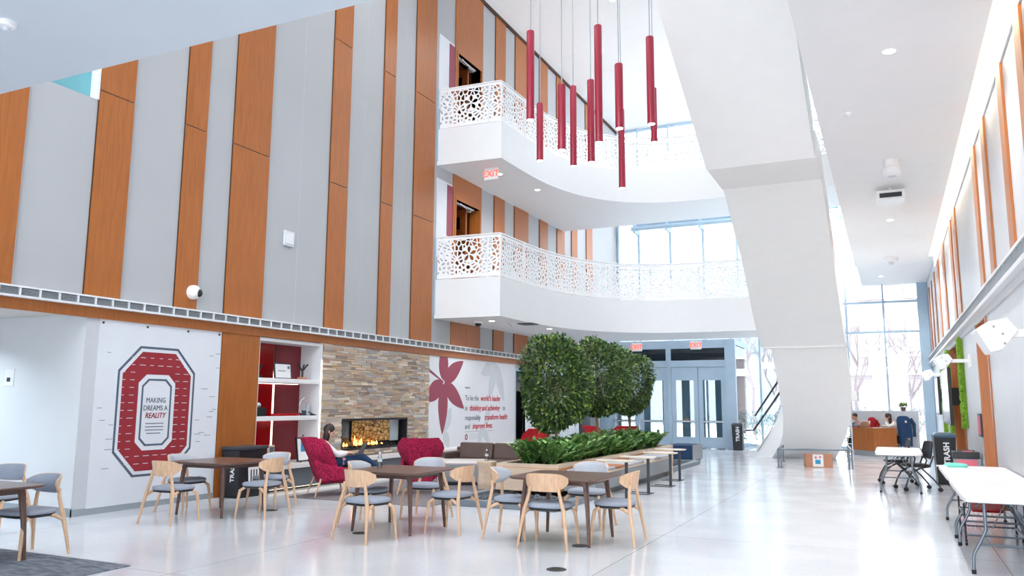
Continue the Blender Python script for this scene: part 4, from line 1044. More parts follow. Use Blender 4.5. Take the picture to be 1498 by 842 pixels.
# coming soon board, dark kiosk
b = thing('display_board', 'white board reading coming soon behind the trees', 'sign board', (0, 0, 0))
MB().box(XL + .25, XL + .30, 23.75, 27.2, .12, 1.95).build('panel', 'ban_white', b)
MB().box(XL + .2, XL + .4, 24.2, 24.3, 0, .12).box(XL + .2, XL + .4, 26.6, 26.7, 0, .12).build('foot', 'charcoal', b)
text('COMING SOON', .26, 'text_red', b, (XL + .302, 24.95, 1.28), ROT_LEFT, sx=.95)
text('RETAIL', .2, 'palegrey', b, (XL + .302, 24.95, 1.62), ROT_LEFT)
m = MB()
for y in np.arange(23.95, 27.1, .16): m.box(XL + .30, XL + .303, y, y + rn.uniform(.03, .1), .2, rn.uniform(.5, 1.0))
m.build('skyline_print', 'palegrey', b)
t = thing('drape', 'tall white folded drape beside the coming soon board', 'drape', (0, 0, 0))
m = MB(); P_ = [(XL + .2 + .05 * math.sin(i * 1.3), 22.75 + i * .05) for i in range(18)]
m.prism(P_ + [(x + .02, y) for x, y in P_[::-1]], 'z', .05, 2.0).build('cloth', 'ban_white', t)
k = thing('kiosk', 'dark kiosk cabinet with red top panel past the trees', 'kiosk', (-10.1, 27.75, 0))
MB().box(-.3, .3, -.3, .3, 0, 1.25).build('cabinet', 'darkgrey', k); MB().box(-.31, .31, -.31, .31, 1.25, 1.85).build('red_panel', 'crimson', k)
MB().box(-.25, .32, -.25, .25, .5, .56).build('shelf', 'charcoal', k)
# ------------------------------------------------------------------ niche shelves and what stands on them
sv = thing('wall_shelf', 'upper white floating shelf in the red niche', 'shelf', (0, 0, 2.05), 0, 'floating shelves in the red niche')
MB().box(XL - .47, XL + .02, 11.27, 13.03, -.085, 0).build('board', 'wplas', sv, bevel=.008)
MB().box(XL - .44, XL - .42, 11.4, 12.9, -.095, -.085).build('light_strip', 'led', sv)
dup(sv, (0, 0, 1.345), 0, 'lower white floating shelf in the red niche')
def plaque(loc, lab, w=.46, h=.30):
    t = thing('framed_certificate', lab, 'frame', loc, 0)
    MB().obox((0, 0, h / 2), (.03, w, h), (0, -.12, 0)).build('frame', 'charcoal', t)
    MB().obox((.018, 0, h / 2), (.004, w - .04, h - .04), (0, -.12, 0)).build('paper', 'wplas', t)
    MB().obox((.022, w * .32, h * .74), (.004, .05, .05), (0, -.12, 0)).obox((.021, -.04, h * .5), (.004, w * .45, .012), (0, -.12, 0)).obox((.021, -.04, h * .38), (.004, w * .38, .012), (0, -.12, 0)).build('seal', 'ink', t)
plaque((XL - .16, 12.12, 2.05), 'white framed certificate on the upper shelf')
t = thing('sculpture', 'small dark branching sculpture at the right end of the upper shelf', 'sculpture', (XL - .12, 12.66, 2.05))
MB().box(-.07, .07, -.07, .07, 0, .05).build('base', 'cardboard', t)
MB().tube([(0, 0, .05), (0, 0, .17), (0, .10, .26), (0, .15, .30)], [.018, .018, .014, .02]).tube([(0, 0, .16), (0, -.10, .26), (0, -.14, .31)], [.016, .013, .02]).tube([(0, 0, .17), (.02, .02, .30)], [.014, .018]).build('figure', 'black', t, smooth=60)
t = thing('trophy', 'dark trophy at the left end of the upper shelf', 'trophy', (XL - .12, 11.42, 2.05))
MB().box(-.05, .05, -.06, .06, 0, .05).build('base', 'black', t); MB().lathe([(.02, .05), (.03, .12), (.07, .2), (.08, .25)], n=12).build('cup', 'black', t, smooth=60)
t = thing('display_box', 'dark box with a glass dome at the left end of the lower shelf', 'box', (XL - .14, 11.48, 1.345))
MB().box(-.1, .1, -.12, .12, 0, .16).build('box', 'black', t); MB().ellipsoid((0, 0, .2), (.06, .06, .06)).build('dome', 'chrome', t, smooth=60)
tag(MB().box(XL - .3, XL - .06, 11.75, 12.55, 1.345, 1.395).build('red_book', 'redgloss', bevel=.004), 'long flat red album lying on the lower shelf', 'album')
t = thing('arch_award', 'thin white curved award on the lower shelf', 'award', (XL - .16, 12.72, 1.345))
MB().tube([(0, .06, 0), (0, -.04, .1), (0, -.06, .2), (0, -.02, .30), (0, .08, .35)], .012, 8).build('arc', 'wplas', t, smooth=60); MB().box(-.04, .04, 0, .12, 0, .10).build('base', 'charcoal', t)
t = thing('glass_award', 'slim glass award block on the lower shelf', 'award', (XL - .12, 12.86, 1.345))
MB().box(-.02, .02, -.035, .035, .02, .24).build('block', 'screen', t); MB().box(-.03, .03, -.045, .045, 0, .02).build('base', 'greybase', t)
t = thing('pen_stand', 'dark slanted pen stand at the right edge of the lower shelf', 'pen stand', (XL - .05, 12.93, 1.345))
MB().box(-.04, .04, -.03, .06, 0, .025).build('base', 'black', t); MB().tube([(0, .03, .02), (0, -.12, .07)], .012, 8).build('pen', 'black', t)
t = thing('easel_sign', 'blue and white sign on a black easel on the hearth bench', 'sign', (XL + .14, 12.45, .47))
MB().obox((0, 0, .24), (.03, .36, .46), (0, -.14, 0)).build('frame', 'black', t)
MB().obox((.018, 0, .24), (.004, .31, .41), (0, -.14, 0)).build('paper', 'wplas', t)
MB().prism([(-.08, .08), (.0, .13), (.08, .08), (.08, .40), (-.08, .40)], 'x', .022, .026).build('ribbon_print', 'blue_print', t)
MB().tube([(-.12, 0, 0), (.0, 0, .52)], .01, 6).tube([(.07, -.12, 0), (.02, -.1, .06)], .01, 6).tube([(.07, .12, 0), (.02, .1, .06)], .01, 6).build('easel', 'black', t)
# trash and recycling bin at the wood panel
t = thing('trash_bin', 'black trash bin by the cherry panel behind the banner table', 'trash bin', (0, 0, 0))
MB().box(XL + .07, XL + .46, 10.45, 11.12, .03, .80).build('body', 'black', t, bevel=.01)
MB().box(XL + .05, XL + .48, 10.43, 11.14, .80, .85).build('lid', 'charcoal', t, bevel=.01)
MB().box(XL + .09, XL + .44, 10.48, 11.09, 0, .03).build('plinth', 'black', t)
text('TRASH', .115, 'wplas', t, (XL + .33, 10.446, .44), (PI / 2, -PI / 2, 0), bold=.003)
m = MB(); xx = XL + .461
m.prism([(10.70, .20), (10.92, .20), (10.95, .50), (10.67, .50)], 'x', xx, xx + .003).box(xx, xx + .003, 10.64, 10.98, .52, .56).box(xx, xx + .003, 10.75, 10.87, .56, .59)
m.build('bin_icon', 'wplas', t)
MB().box(xx + .003, xx + .005, 10.735, 10.76, .25, .46).box(xx + .003, xx + .005, 10.80, 10.825, .25, .46).box(xx + .003, xx + .005, 10.865, 10.89, .25, .46).build('icon_bars', 'black', t)
t = thing('table_sign', 'small upright printed card on the hearth bench end beside the bin', 'sign', (XL + .2, 11.5, .47))
MB().box(-.02, .02, -.07, .07, 0, .36).build('frame', 'rimwood', t); MB().box(.02, .023, -.055, .055, .03, .33).build('print', 'ink', t)
# wall fittings
t = thing('security_camera', 'white dome security camera on a cherry stripe', 'camera', (XL + .035, 9.62, 3.40))
MB().ellipsoid((.05, 0, 0), (.10, .12, .12), 16, 10).build('housing', 'wplas', t, smooth=60); MB().ellipsoid((.115, .035, -.01), (.05, .07, .07), 14, 8).build('lens', 'black', t, smooth=60)
MB().tube([(0, 0, 0), (.02, 0, 0)], .12, 18).build('mount', 'wplas', t)
t = thing('wall_box', 'small pale electrical box on the grey wall panel', 'wall box', (XL, 11.92, 4.75))
MB().box(0, .05, -.14, .14, -.15, .15).build('cover', 'palegrey', t, bevel=.01); MB().box(.05, .06, -.1, .1, -.11, .11).build('plate', 'white', t)
t = thing('wall_outlet', 'white outlet plate on the corridor wall at the left edge', 'outlet', (-12.05, 7.76, 1.95))
MB().box(-.11, .11, -.02, 0, -.13, .13).build('plate', 'wplas', t, bevel=.006); MB().box(-.04, .03, -.028, -.02, -.06, 0).build('socket', 'charcoal', t)
for i, (z, dz) in enumerate(((9.85, 1.6), (5.85, 1.6))):
    t = thing('wall_graphic', ('printed wall graphic beside the upper balcony door', 'printed wall graphic beside the lower balcony door')[i], 'poster', (0, 0, 0), 0, 'printed graphics beside the balcony doors')
    MB().box(XL, XL + .02, 17.50, 18.32, z - .5, z + dz).build('panel', 'ban_white', t)
    MB().box(XL + .02, XL + .023, 18.02, 18.32, z + .15, z + dz - .05).build('maroon_band', 'leaf_red', t)
    m = MB(); m.box(XL + .02, XL + .023, 17.7, 18.2, z + .0, z + .03)
    for q in range(4): m.box(XL + .02, XL + .023, 17.62, 18.25, z - .12 - q * .09, z - .10 - q * .09)
    m.build('text_lines', 'ink', t)

# ------------------------------------------------------------------ pendants
PEN = [(-4.66, 10.5, 5.81, 7.21, 'nearest the balcony door, leftmost of the cluster'), (-5.34, 12.45, 5.82, 6.86, 'short one second from the left'), (-4.15, 10.49, 5.27, 6.26, 'short thick one third from the left'), (-5.01, 13.24, 5.90, 7.42, 'slim one fourth from the left'), (-4.31, 12.23, 5.60, 7.03, 'just left of the tallest one'), (-3.81, 11.17, 5.55, 7.43, 'longest and highest reaching one at the cluster middle'), (-3.37, 10.81, 5.59, 6.57, 'in front of the lowest hanging one'), (-4.23, 13.68, 5.51, 7.0, 'hanging lowest of all'), (-3.02, 11.28, 5.76, 7.13, 'rightmost one beside the staircase'), (-3.65, 13.81, 6.34, 7.36, 'partly hidden behind the rightmost one')]
for x, y, z0, z1, l in PEN:
    t = thing('pendant_light', 'crimson tube pendant light, ' + l, 'pendant light', (x, y, z0), 0, 'crimson tube pendants in the atrium')
    h = z1 - z0
    MB().lathe([(.050, 0), (.060, 0.0), (.060, h), (.052, h + .012)], n=24).build('tube', 'crimson', t, smooth=40)
    MB().lathe([(.050, -.004), (.050, .012)], n=20).build('diffuser', 'lamp', t)
    MB().tube([(0, 0, h), (0, 0, (13.72 if 4 < y < 17 else 13.6) - z0)], .008, 6).build('cable', 'greybase', t)

# ------------------------------------------------------------------ ceiling fittings
def dlight(x, y, z, lab, r=.07):
    t = thing('downlight', lab, 'downlight', (x, y, z), 0, 'recessed downlights')
    MB().lathe([(r, -.004), (r + .02, -.006), (r + .02, 0)], n=16).build('trim', 'wplas', t); MB().lathe([(r, -.006), (r, -.002)], n=16).build('lens', 'lamp', t)
for x, y, z, l in ((-9.35, 18.6, 3.74, 'downlight under the lower balcony near its corner'), (-8.8, 21.2, 3.74, 'downlight under the lower balcony above the ficus'), (-9.3, 18.9, 7.78, 'downlight under the upper balcony near its corner'), (-9.0, 20.8, 7.78, 'downlight under the upper balcony further along'), (-6.9, 21.6, 13.6, 'downlight in the atrium ceiling left of the pendants'), (-5.4, 21.2, 13.6, 'downlight in the atrium ceiling behind the tallest pendant'), (0.22, 20.3, 5.9, 'downlight flush in the right soffit, midway'), (0.22, 10.35, 5.9, 'downlight flush in the right soffit, nearest the viewer'), (-.08, 30.6, 6.1, 'downlight in the far ceiling above the reception desk')):
    dlight(x, y, z, l)
def exit_sign(x, y, z, lab, s=1.0, dark=False):
    t = thing('exit_sign', lab, 'exit sign', (x, y, z), 0, 'exit signs')
    MB().box(-.20 * s, .20 * s, -.03, .03, -.16 * s, .16 * s).build('housing', 'wplas', t, bevel=.006)
    text('EXIT', .23 * s, 'exitred', t, (0, -.032, -.01), (PI / 2, 0, 0), bold=.004)
    MB().tube([(0, 0, .16 * s), (0, 0, .26 * s)], .012, 6).build('stem', 'chrome', t)
exit_sign(-8.67, 29.6, 3.76, 'exit sign over the left pair of entrance doors'); exit_sign(-6.42, 29.6, 3.78, 'exit sign over the right pair of entrance doors')
exit_sign(-9.25, 18.3, 7.62, 'exit sign under the upper balcony')
for x in (-8.67, -6.42): pass
t = thing('ceiling_vent', 'small black square vent under the lower balcony', 'vent', (-8.75, 19.6, 3.74)); MB().box(-.2, .2, -.2, .2, -.02, 0).build('grille', 'black', t); MB().box(-.22, .22, -.22, -.2, -.025, 0).box(-.22, .22, .2, .22, -.025, 0).box(-.22, -.2, -.2, .2, -.025, 0).box(.2, .22, -.2, .2, -.025, 0).build('frame', 'charcoal', t)
t = thing('dome_camera', 'dark dome camera hanging under the lower balcony', 'camera', (-9.75, 18.6, 3.74)); MB().lathe([(.11, -.05), (.12, 0)], n=16).build('mount', 'wplas', t); MB().ellipsoid((0, 0, -.06), (.09, .09, .08)).build('dome', 'black', t, smooth=60)
def smoke(x, y, z, lab, s=1.0):
    t = thing('smoke_detector', lab, 'smoke detector', (x, y, z), 0, 'smoke detectors')
    MB().lathe([(.04 * s, -.055 * s), (.075 * s, -.045 * s), (.085 * s, -.02 * s), (.085 * s, 0)], n=18).build('body', 'wplas', t, smooth=40); MB().lathe([(.02 * s, -.085 * s), (.035 * s, -.055 * s)], n=12).build('sensor', 'palegrey', t)
smoke(-4.45, 2.65, 3.74, 'white sprinkler head and detector on the near left slab', .62); smoke(.23, 25.6, 5.9, 'domed detector near the far end of the right soffit', 2.4); smoke(-.35, 12.4, 5.9, 'tiny detector on the right soffit beside the stair', .7); smoke(-9.1, 19.3, 3.74, 'white detector under the lower balcony')
t = thing('ceiling_projector', 'white boxy projector with black grille hanging from the right soffit', 'projector', (.22, 17.2, 5.9))
MB().box(-.03, .03, -.03, .03, -.1, 0).build('mount', 'wplas', t); MB().box(-.26, .26, -.25, .25, -.28, -.1).build('body', 'wplas', t, bevel=.02); MB().box(-.2, .2, -.262, -.25, -.25, -.16).build('grille', 'black', t)
t = thing('ceiling_speaker', 'white cylinder fixture hanging from the right soffit', 'fixture', (.24, 15.2, 5.9))
MB().lathe([(.10, -.14), (.12, -.12), (.12, 0)], n=18).build('canister', 'wplas', t, smooth=40); MB().lathe([(.10, -.30), (.14, -.26), (.13, -.16), (.12, -.14)], n=20).build('cowl', 'wplas', t, smooth=50); MB().lathe([(.05, -.305), (.085, -.302)], n=14).build('face', 'palegrey', t)

# ------------------------------------------------------------------ right wall: angled white projectors, televisions, moss, picture, door hardware
def wall_projector(y, lab, s=1.0, zc=2.27):
    t = thing('wall_projector', lab, 'projector', (XR, y, zc), 0, 'angled white projectors on the right wall')
    P_ = [(-.67, .05), (-.56, .12), (-.40, .15), (-.32, .03), (-.46, -.15), (-.56, -.17)]
    P_ = [(a * s, b * s) for a, b in P_]
    MB().prism(P_, 'y', -.02, .50 * s).build('body', 'wplas', t, bevel=.012)
    MB().box(-.44 * s, 0, .02, .16, -.03 * s, .04 * s).build('arm', 'wplas', t, bevel=.006); MB().box(-.03, 0, -.04, .24, -.13, .13).build('wall_plate', 'wplas', t)
    for a, b in ((-.52, .07), (-.45, .0), (-.44, -.09)): MB().tube([(a * s, -.028, b * s), (a * s, -.018, b * s)], .012, 8).build('bolt', 'greybase', t)
wall_projector(8.7, 'angled white wall projector nearest the viewer at the right edge'); wall_projector(17.6, 'angled white wall projector in the middle of the right wall row', .95, 2.46); wall_projector(25.0, 'angled white wall projector farthest along the right wall', .95, 2.45)
def tv(y0, y1, z0, z1, xf, lab):
    t = thing('television', lab, 'television', (0, 0, 0), 0, 'wall televisions')
    MB().box(xf, xf + .07, y0, y1, z0, z1).build('cabinet', 'black', t, bevel=.006); MB().box(xf - .004, xf, y0 + .03, y1 - .02, z0 + .03, z1 - .02).build('screen', 'screen', t)
    MB().box(xf + .07, XR + .19, (y0 + y1) / 2 - .3, (y0 + y1) / 2 + .3, (z0 + z1) / 2 - .2, (z0 + z1) / 2 + .2).build('wall_mount', 'black', t)
tv(20.2, 22.7, 1.18, 2.45, 1.16, 'large wall television angled out of the cherry alcove'); 
t = thing('television', 'narrow dark television beside the far glass column', 'television', (0, 0, 0), 0, 'wall televisions')
MB().box(1.26, 1.33, 26.6, 28.4, 1.35, 2.45).build('cabinet', 'black', t); MB().box(1.255, 1.26, 26.63, 28.37, 1.38, 2.42).build('screen', 'screen', t); MB().box(1.33, XR, 27.2, 27.8, 1.7, 2.1).build('wall_mount', 'black', t)
for y0, y1, z0, z1, l in ((19.25, 19.75, 1.15, 3.0, 'vertical green moss strip left edge of the cherry alcove'), (23.15, 23.7, .9, 3.0, 'vertical green moss strip just past the television alcove'), (26.0, 26.4, .1, 3.0, 'vertical green moss strip beside the far television'), (8.6, 9.3, 2.62, 3.02, 'patch of green moss at the upper right edge')):
    m = MB().box(XR - .06, XR - .001, y0, y1, z0, z1); r_ = random.Random(int(y0 * 10))
    for i in range(int(140 * (z1 - z0))): 
        q = r_.uniform(.03, .06); m.ellipsoid((XR - .06, r_.uniform(y0, y1), r_.uniform(z0, z1)), (.045, q, q), 6, 4)
    tag(m.build('moss_strip', 'moss', smooth=80), l, 'moss wall', 'green moss strips on the right wall')
t = thing('wall_notice', 'black framed pink notice beside the wood doorway', 'notice', (XR, 16.4, 1.27)); MB().box(-.05, 0, -.25, .25, -.2, .2).build('frame', 'black', t); MB().box(-.054, -.05, -.21, .21, -.16, .16).build('paper', 'pink', t)
t = thing('wall_notice', 'small green sign under the far end of the television', 'notice', (XR, 23.4, 1.45)); MB().box(-.06, 0, -.12, .12, -.14, .14).build('frame', 'charcoal', t); MB().box(-.064, -.06, -.1, .1, -.12, .12).build('paper', paint('green_print', rgb(70, 170, 120), 0.6), t)

# ------------------------------------------------------------------ folding tables, nesting chairs, bins on the right
def fold_table(L_, W_, lab):
    t = thing('folding_table', lab, 'table', (0, 0, 0), 0, 'white folding tables')
    MB().sell([(.985, .695), (1.0, .702), (1.0, .735), (.99, .742)], W_ / 2, L_ / 2, 14, (0, 0), 56).build('tabletop', 'wplas', t, smooth=40)
    hy = L_ / 2 - .28
    for sy in (-1, 1):
        y = sy * hy
        m = MB()
        for sx in (-1, 1):
            m.tube([(sx * W_ * .27, y, .70), (sx * W_ * .27, y, .42), (sx * W_ * .30, y, .36), (sx * W_ * .40, y, .20), (sx * W_ * .415, y, .15), (sx * W_ * .42, y, .0)], .016, 8)
        m.tube([(-W_ * .355, y, .28), (W_ * .355, y, .28)], .012, 6).tube([(-W_ * .27, y, .68), (W_ * .27, y, .68)], .014, 6)
        lg = m.build('leg_frame', 'metal', t, smooth=60)
        MB().tube([(0, y, .66), (0, y - sy * .32, .68)], .011, 6).tube([(-W_ * .2, y, .44), (0, y - sy * .32, .68), (W_ * .2, y, .44)], .009, 6).build('brace', 'metal', t)
        m = MB()
        for sx in (-1, 1): m.tube([(sx * W_ * .42, y, 0), (sx * W_ * .42, y, .04)], .021, 8)
        m.build('foot_cap', 'black', lg)
    return t
f1 = fold_table(2.3, .84, 'white folding table against the right wall, nearest the viewer'); f1.location = (.985, 10.02, 0)
dup(f1, (.985, 12.34, 0), 0, 'white folding table against the right wall, behind the nearest one')
f2 = fold_table(2.3, .80, 'white folding table standing alone by the black chairs'); f2.location = (.07, 17.6, 0)
def nest_chair(lab):
    t = thing('nesting_chair', lab, 'chair', (0, 0, 0), 0, 'black nesting chairs on casters')
    MB().sell([(.85, .44), (1, .455), (1, .485), (.9, .50)], .24, .23, 4, (0, 0), 24).build('seat', 'black', t, smooth=50)
    m = MB(); rings = []
    for z, w_, y in ((.60, .20, -.235), (.66, .225, -.25), (.80, .22, -.275), (.90, .20, -.295), (.93, .15, -.30)):
        rings.append([(-w_, y + .03, z), (0, y - .01, z), (w_, y + .03, z), (w_, y + .055, z), (0, y + .015, z), (-w_, y + .055, z)])
    m.loft(rings).build('backrest', 'black', t, smooth=60)
    for s in (-1, 1):
        m = MB().tube([(s * .27, .30, .09), (s * .265, .26, .20), (s * .255, .18, .34), (s * .25, .02, .43), (s * .245, -.16, .46), (s * .235, -.24, .66)], .017, 8).tube([(s * .25, .0, .44), (s * .262, -.20, .24), (s * .27, -.32, .09)], .015, 8)
        m.build('side_frame', 'charcoal', t, smooth=60)
        MB().tube([(s * .255, -.05, .45), (s * .285, -.10, .58), (s * .285, -.04, .68), (s * .285, .14, .69)], [.014, .016, .022, .022], 8).build('armrest', 'black', t, smooth=60)
        for y in (.30, -.32):
            MB().tube([(s * .27 - .022, y, .04), (s * .27 - .006, y, .04)], .04, 12).tube([(s * .27 + .006, y, .04), (s * .27 + .022, y, .04)], .04, 12).tube([(s * .27, y, .04), (s * .27, y, .10)], .010, 6).build('caster', 'black', t)
    return t
nc = nest_chair('black caster chair beside the trash bin, right of the lone folding table'); nc.location = (.36, 17.5, 0); nc.rotation_euler = (0, 0, 1.9)
dup(nc, (.02, 18.75, 0), 1.7, 'black caster chair half hidden behind the lone folding table')
def slim_bin(loc, rz, w_, d_, h_, lab, ts, lid):
    t = thing('trash_bin', lab, 'trash bin', loc, rz)
    MB().loft([[(-w_ * k, -d_ * k, z), (w_ * k, -d_ * k, z), (w_ * k, d_ * k, z), (-w_ * k, d_ * k, z)] for k, z in ((.86, 0), (1, h_ - .1))]).build('body', M['black'], t, bevel=.015)
    MB().loft([[(-w_ * k, -d_ * k, z), (w_ * k, -d_ * k, z), (w_ * k, d_ * k, z), (-w_ * k, d_ * k, z)] for k, z in ((1.05, h_ - .1), (1.05, h_ - .05), (.8, h_))]).build('lid', lid, t, bevel=.01)
    text('TRASH', ts, 'wplas', t, (0.02, -d_ - .006, h_ * .60), (PI / 2, -PI / 2, 0), bold=.005)
    return t
slim_bin((.95, 19.2, 0), .05, .20, .24, 1.05, 'black slim trash bin between the caster chairs and right wall', .15, paint('slate_blue_plastic', rgb(56, 86, 108), 0.4))
slim_bin((-5.02, 30.45 - .75, 0), 0, .19, .20, .95, 'black slim trash bin beside the entrance doors', .17, 'charcoal')
t = thing('donation_box', 'dark lidded collection box with pink printed front by the right wall', 'collection box', (1.17, 17.0, 0))
MB().box(-.19, .2, -.2, .2, 0, .66).build('body', 'greybase', t, bevel=.01); MB().box(-.15, .17, -.206, -.2, .30, .64).build('pink_print', 'pink', t); MB().box(-.06, .08, -.209, -.206, .36, .5).build('white_label', 'wplas', t)
MB().box(-.21, .22, -.22, .22, .66, .78).build('lid', 'black', t, bevel=.01); MB().box(-.05, .12, -.16, .0, .78, .79).build('label', M['pink'], t); MB().box(-.12, .16, .02, .14, .78, .80).build('handle', 'charcoal', t)
t = thing('paper_bag', 'crumpled teal paper bag lying on the far folding table end', 'paper bag', (.78, 13.2, .742), .3)
MB().sell([(.9, 0), (1, .02), (.85, .045), (.4, .055)], .16, .11, 2.6, (0, 0), 18).build('bag', 'teal_paper', t, smooth=30); MB().box(-.24, -.05, -.06, .06, 0, .02).build('paper', 'wplas', t)
# utility cart under the near tables
t = thing('utility_cart', 'low wire cart under the folding tables at the right', 'cart', (1.0, 11.35, 0))
for z in (.12, .34):
    m = MB().tube([(-.3, -.42, z), (.3, -.42, z), (.3, .42, z), (-.3, .42, z), (-.3, -.42, z)], .012, 6)
    for i in range(13): m.tube([(-.28 + i * .0467, -.42, z), (-.28 + i * .0467, .42, z)], .004, 4)
    m.build('wire_shelf', 'metal', t)
for sx in (-1, 1):
    for sy in (-1, 1):
        MB().tube([(sx * .3, sy * .42, .07), (sx * .3, sy * .42, .48)], .012, 6).build('post', 'charcoal', t); MB().tube([(sx * .3 - .012, sy * .42, .035), (sx * .3 + .012, sy * .42, .035)], .035, 10).build('caster', 'black', t)
tag(MB().box(.80, 1.12, 11.2, 11.6, .353, .53).build('red_crate', 'redgloss', bevel=.01), 'red crate riding on the low cart under the tables', 'crate')
t = thing('cardboard_box', 'open cardboard box on the low cart under the tables', 'box', (1.16, 11.62, .353)); MB().box(-.1, .12, -.12, .14, 0, .17).build('box', 'cardboard', t); MB().obox((-.12, 0, .19), (.10, .24, .008), (0, .6, 0)).build('flap', 'cardboard', t)

# ------------------------------------------------------------------ guard rail and box at the stair foot
t = thing('guard_rail', 'low bent steel guard rail around the stair foot', 'guard rail', (0, 0, 0))
A_, B_, C_, D_ = Vector((-2.72, 21.95, 0)), Vector((-.98, 22.45, 0)), Vector((-1.22, 25.4, 0)), Vector((-2.88, 24.4, 0))
h_ = Vector((0, 0, .47)); hl = Vector((0, 0, .42))
MB().tube([D_ + hl, D_ + h_ + (A_ - D_) * .03, A_ + h_ - (A_ - D_) * .03, A_ + h_ + (B_ - A_) * .02, B_ + h_ - (B_ - A_) * .03, B_ + h_ + (C_ - B_) * .03, C_ + h_ - (C_ - B_) * .03, C_ + hl], .024, 8).build('top_rail', 'metal', t, smooth=60)
for q in (A_, A_ + (B_ - A_) * .04, B_, B_ - (B_ - A_) * .04, C_, D_):
    MB().tube([q, q + h_], .022, 8).tube([q, q + Vector((0, 0, .012))], .06, 12).build('post', 'metal', t, smooth=60)
t = thing('cardboard_box', 'brown cardboard box with a printed sheet beneath the guard rail', 'box', (-1.82, 22.75, 0), .22)
MB().box(-.33, .33, -.2, .2, 0, .34).build('carton', 'cardboard', t); MB().box(-.16, .10, -.204, -.2, .02, .335).build('sheet', 'wplas', t); MB().box(-.10, .03, -.207, -.204, .09, .2).build('blue_print', 'blue_print', t)
MB().box(-.11, -.06, -.207, -.204, .23, .28).box(.0, .05, -.207, -.204, .24, .29).build('red_marks', 'pink', t)

# ------------------------------------------------------------------ reception desk and partition
t = thing('reception_desk', 'angled cherry reception desk with grey plinth', 'desk', (0, 0, 0))
dp = [(-1.20, 28.95), (-.56, 28.25), (.10, 28.85), (.10, 29.35), (-1.20, 29.5)]
def inset(P_, k): 
    c_ = (sum(p[0] for p in P_) / len(P_), sum(p[1] for p in P_) / len(P_)); return [(c_[0] + (p[0] - c_[0]) * k, c_[1] + (p[1] - c_[1]) * k) for p in P_]
MB().prism(dp, 'z', .17, .86).build('front_panel', 'cherry', t); MB().prism(inset(dp, .97), 'z', 0, .17).build('plinth', 'greybase', t); MB().prism(inset(dp, 1.02), 'z', .86, .885).build('worktop', 'cherry', t)
struct(MB().box(-1.35, .80, 30.15, 30.27, 0, 1.42).build('partition', 'panelr'), 'pale low partition behind the desk')
t = thing('potted_plant', 'small potted plant on top of the partition', 'plant', (.36, 30.21, 1.42)); MB().lathe([(.06, 0), (.09, .13)], n=12).build('pot', 'brown', t)
m = MB(); r_ = random.Random(8)
for i in range(70): leafq(m, Vector((r_.uniform(-.1, .1), r_.uniform(-.05, .05), .12 + r_.uniform(0, .1))), Vector((r_.uniform(-1, 1), r_.uniform(-1, 1), r_.uniform(0, 1))), Vector((0, 0, 1)), .12, .03)
m.build('foliage', 'zz', t, keep=True)
t = thing('desk_chair', 'swivel desk chair behind the reception desk carrying the navy jacket', 'chair', (.22, 29.72, 0), .6)
MB().sell([(.9, .45), (1, .47), (.95, .52)], .25, .24, 4, (0, 0), 20).build('seat', 'charcoal', t); MB().box(-.22, .22, -.28, -.24, .55, 1.0).build('backrest', 'charcoal', t); MB().tube([(0, 0, .1), (0, 0, .46)], .03).build('post', 'chrome', t)
m = MB()
for i in range(5): a = i * 2 * PI / 5; m.tube([(0, 0, .12), (.28 * math.cos(a), .28 * math.sin(a), .05)], .02, 6).tube([(.28 * math.cos(a) - .02, .28 * math.sin(a), .03), (.28 * math.cos(a) + .02, .28 * math.sin(a), .03)], .03, 8)
m.build('star_base', 'charcoal', t)
t = thing('jacket', 'navy jacket hung over the desk chair back', 'jacket', (.36, 29.42, 0), .5)
m = MB(); rings = []
for z, a, b_, dx_ in ((.30, .20, .10, .02), (.6, .22, .12, .0), (.95, .24, .13, -.01), (1.12, .25, .12, -.02), (1.24, .18, .09, -.04), (1.27, .10, .05, -.04)):
    rings.append([(dx_ + a * math.cos(2 * PI * i / 14) * (1 + .08 * math.sin(i * 2.3 + z * 5)), b_ * math.sin(2 * PI * i / 14), z) for i in range(14)])
m.loft(rings).build('body', 'navy', t, smooth=60); MB().tube([(.2, 0, 1.18), (.30, -.02, 1.0), (.28, -.05, .6)], [.06, .06, .05], 8).build('sleeve', 'navy', t, smooth=60); MB().box(-.06, -.01, -.15, -.12, 1.05, 1.12).build('tag', 'wplas', t)
t = thing('laptop', 'open laptop on the reception desk', 'laptop', (-.86, 28.95, .885), .3)
MB().box(-.16, .16, -.11, .11, 0, .018).build('base', 'chrome', t); MB().obox((0, -.15, .11), (.32, .012, .22), (.35, 0, 0)).build('screen', 'chrome', t)
tag(MB().box(-.58, -.32, 28.62, 28.8, .885, .90).build('notebook', 'wplas', bevel=.003), 'white notebook lying on the reception desk', 'notebook')
tag(MB().sell([(.8, .885), (1, .91), (.7, .95)], .09, .07, 2.5, (-.98, 28.93), 12).build('scarf', M['exitred'].copy() if False else 'redgloss'), 'small red pouch on the left of the reception desk', 'pouch')

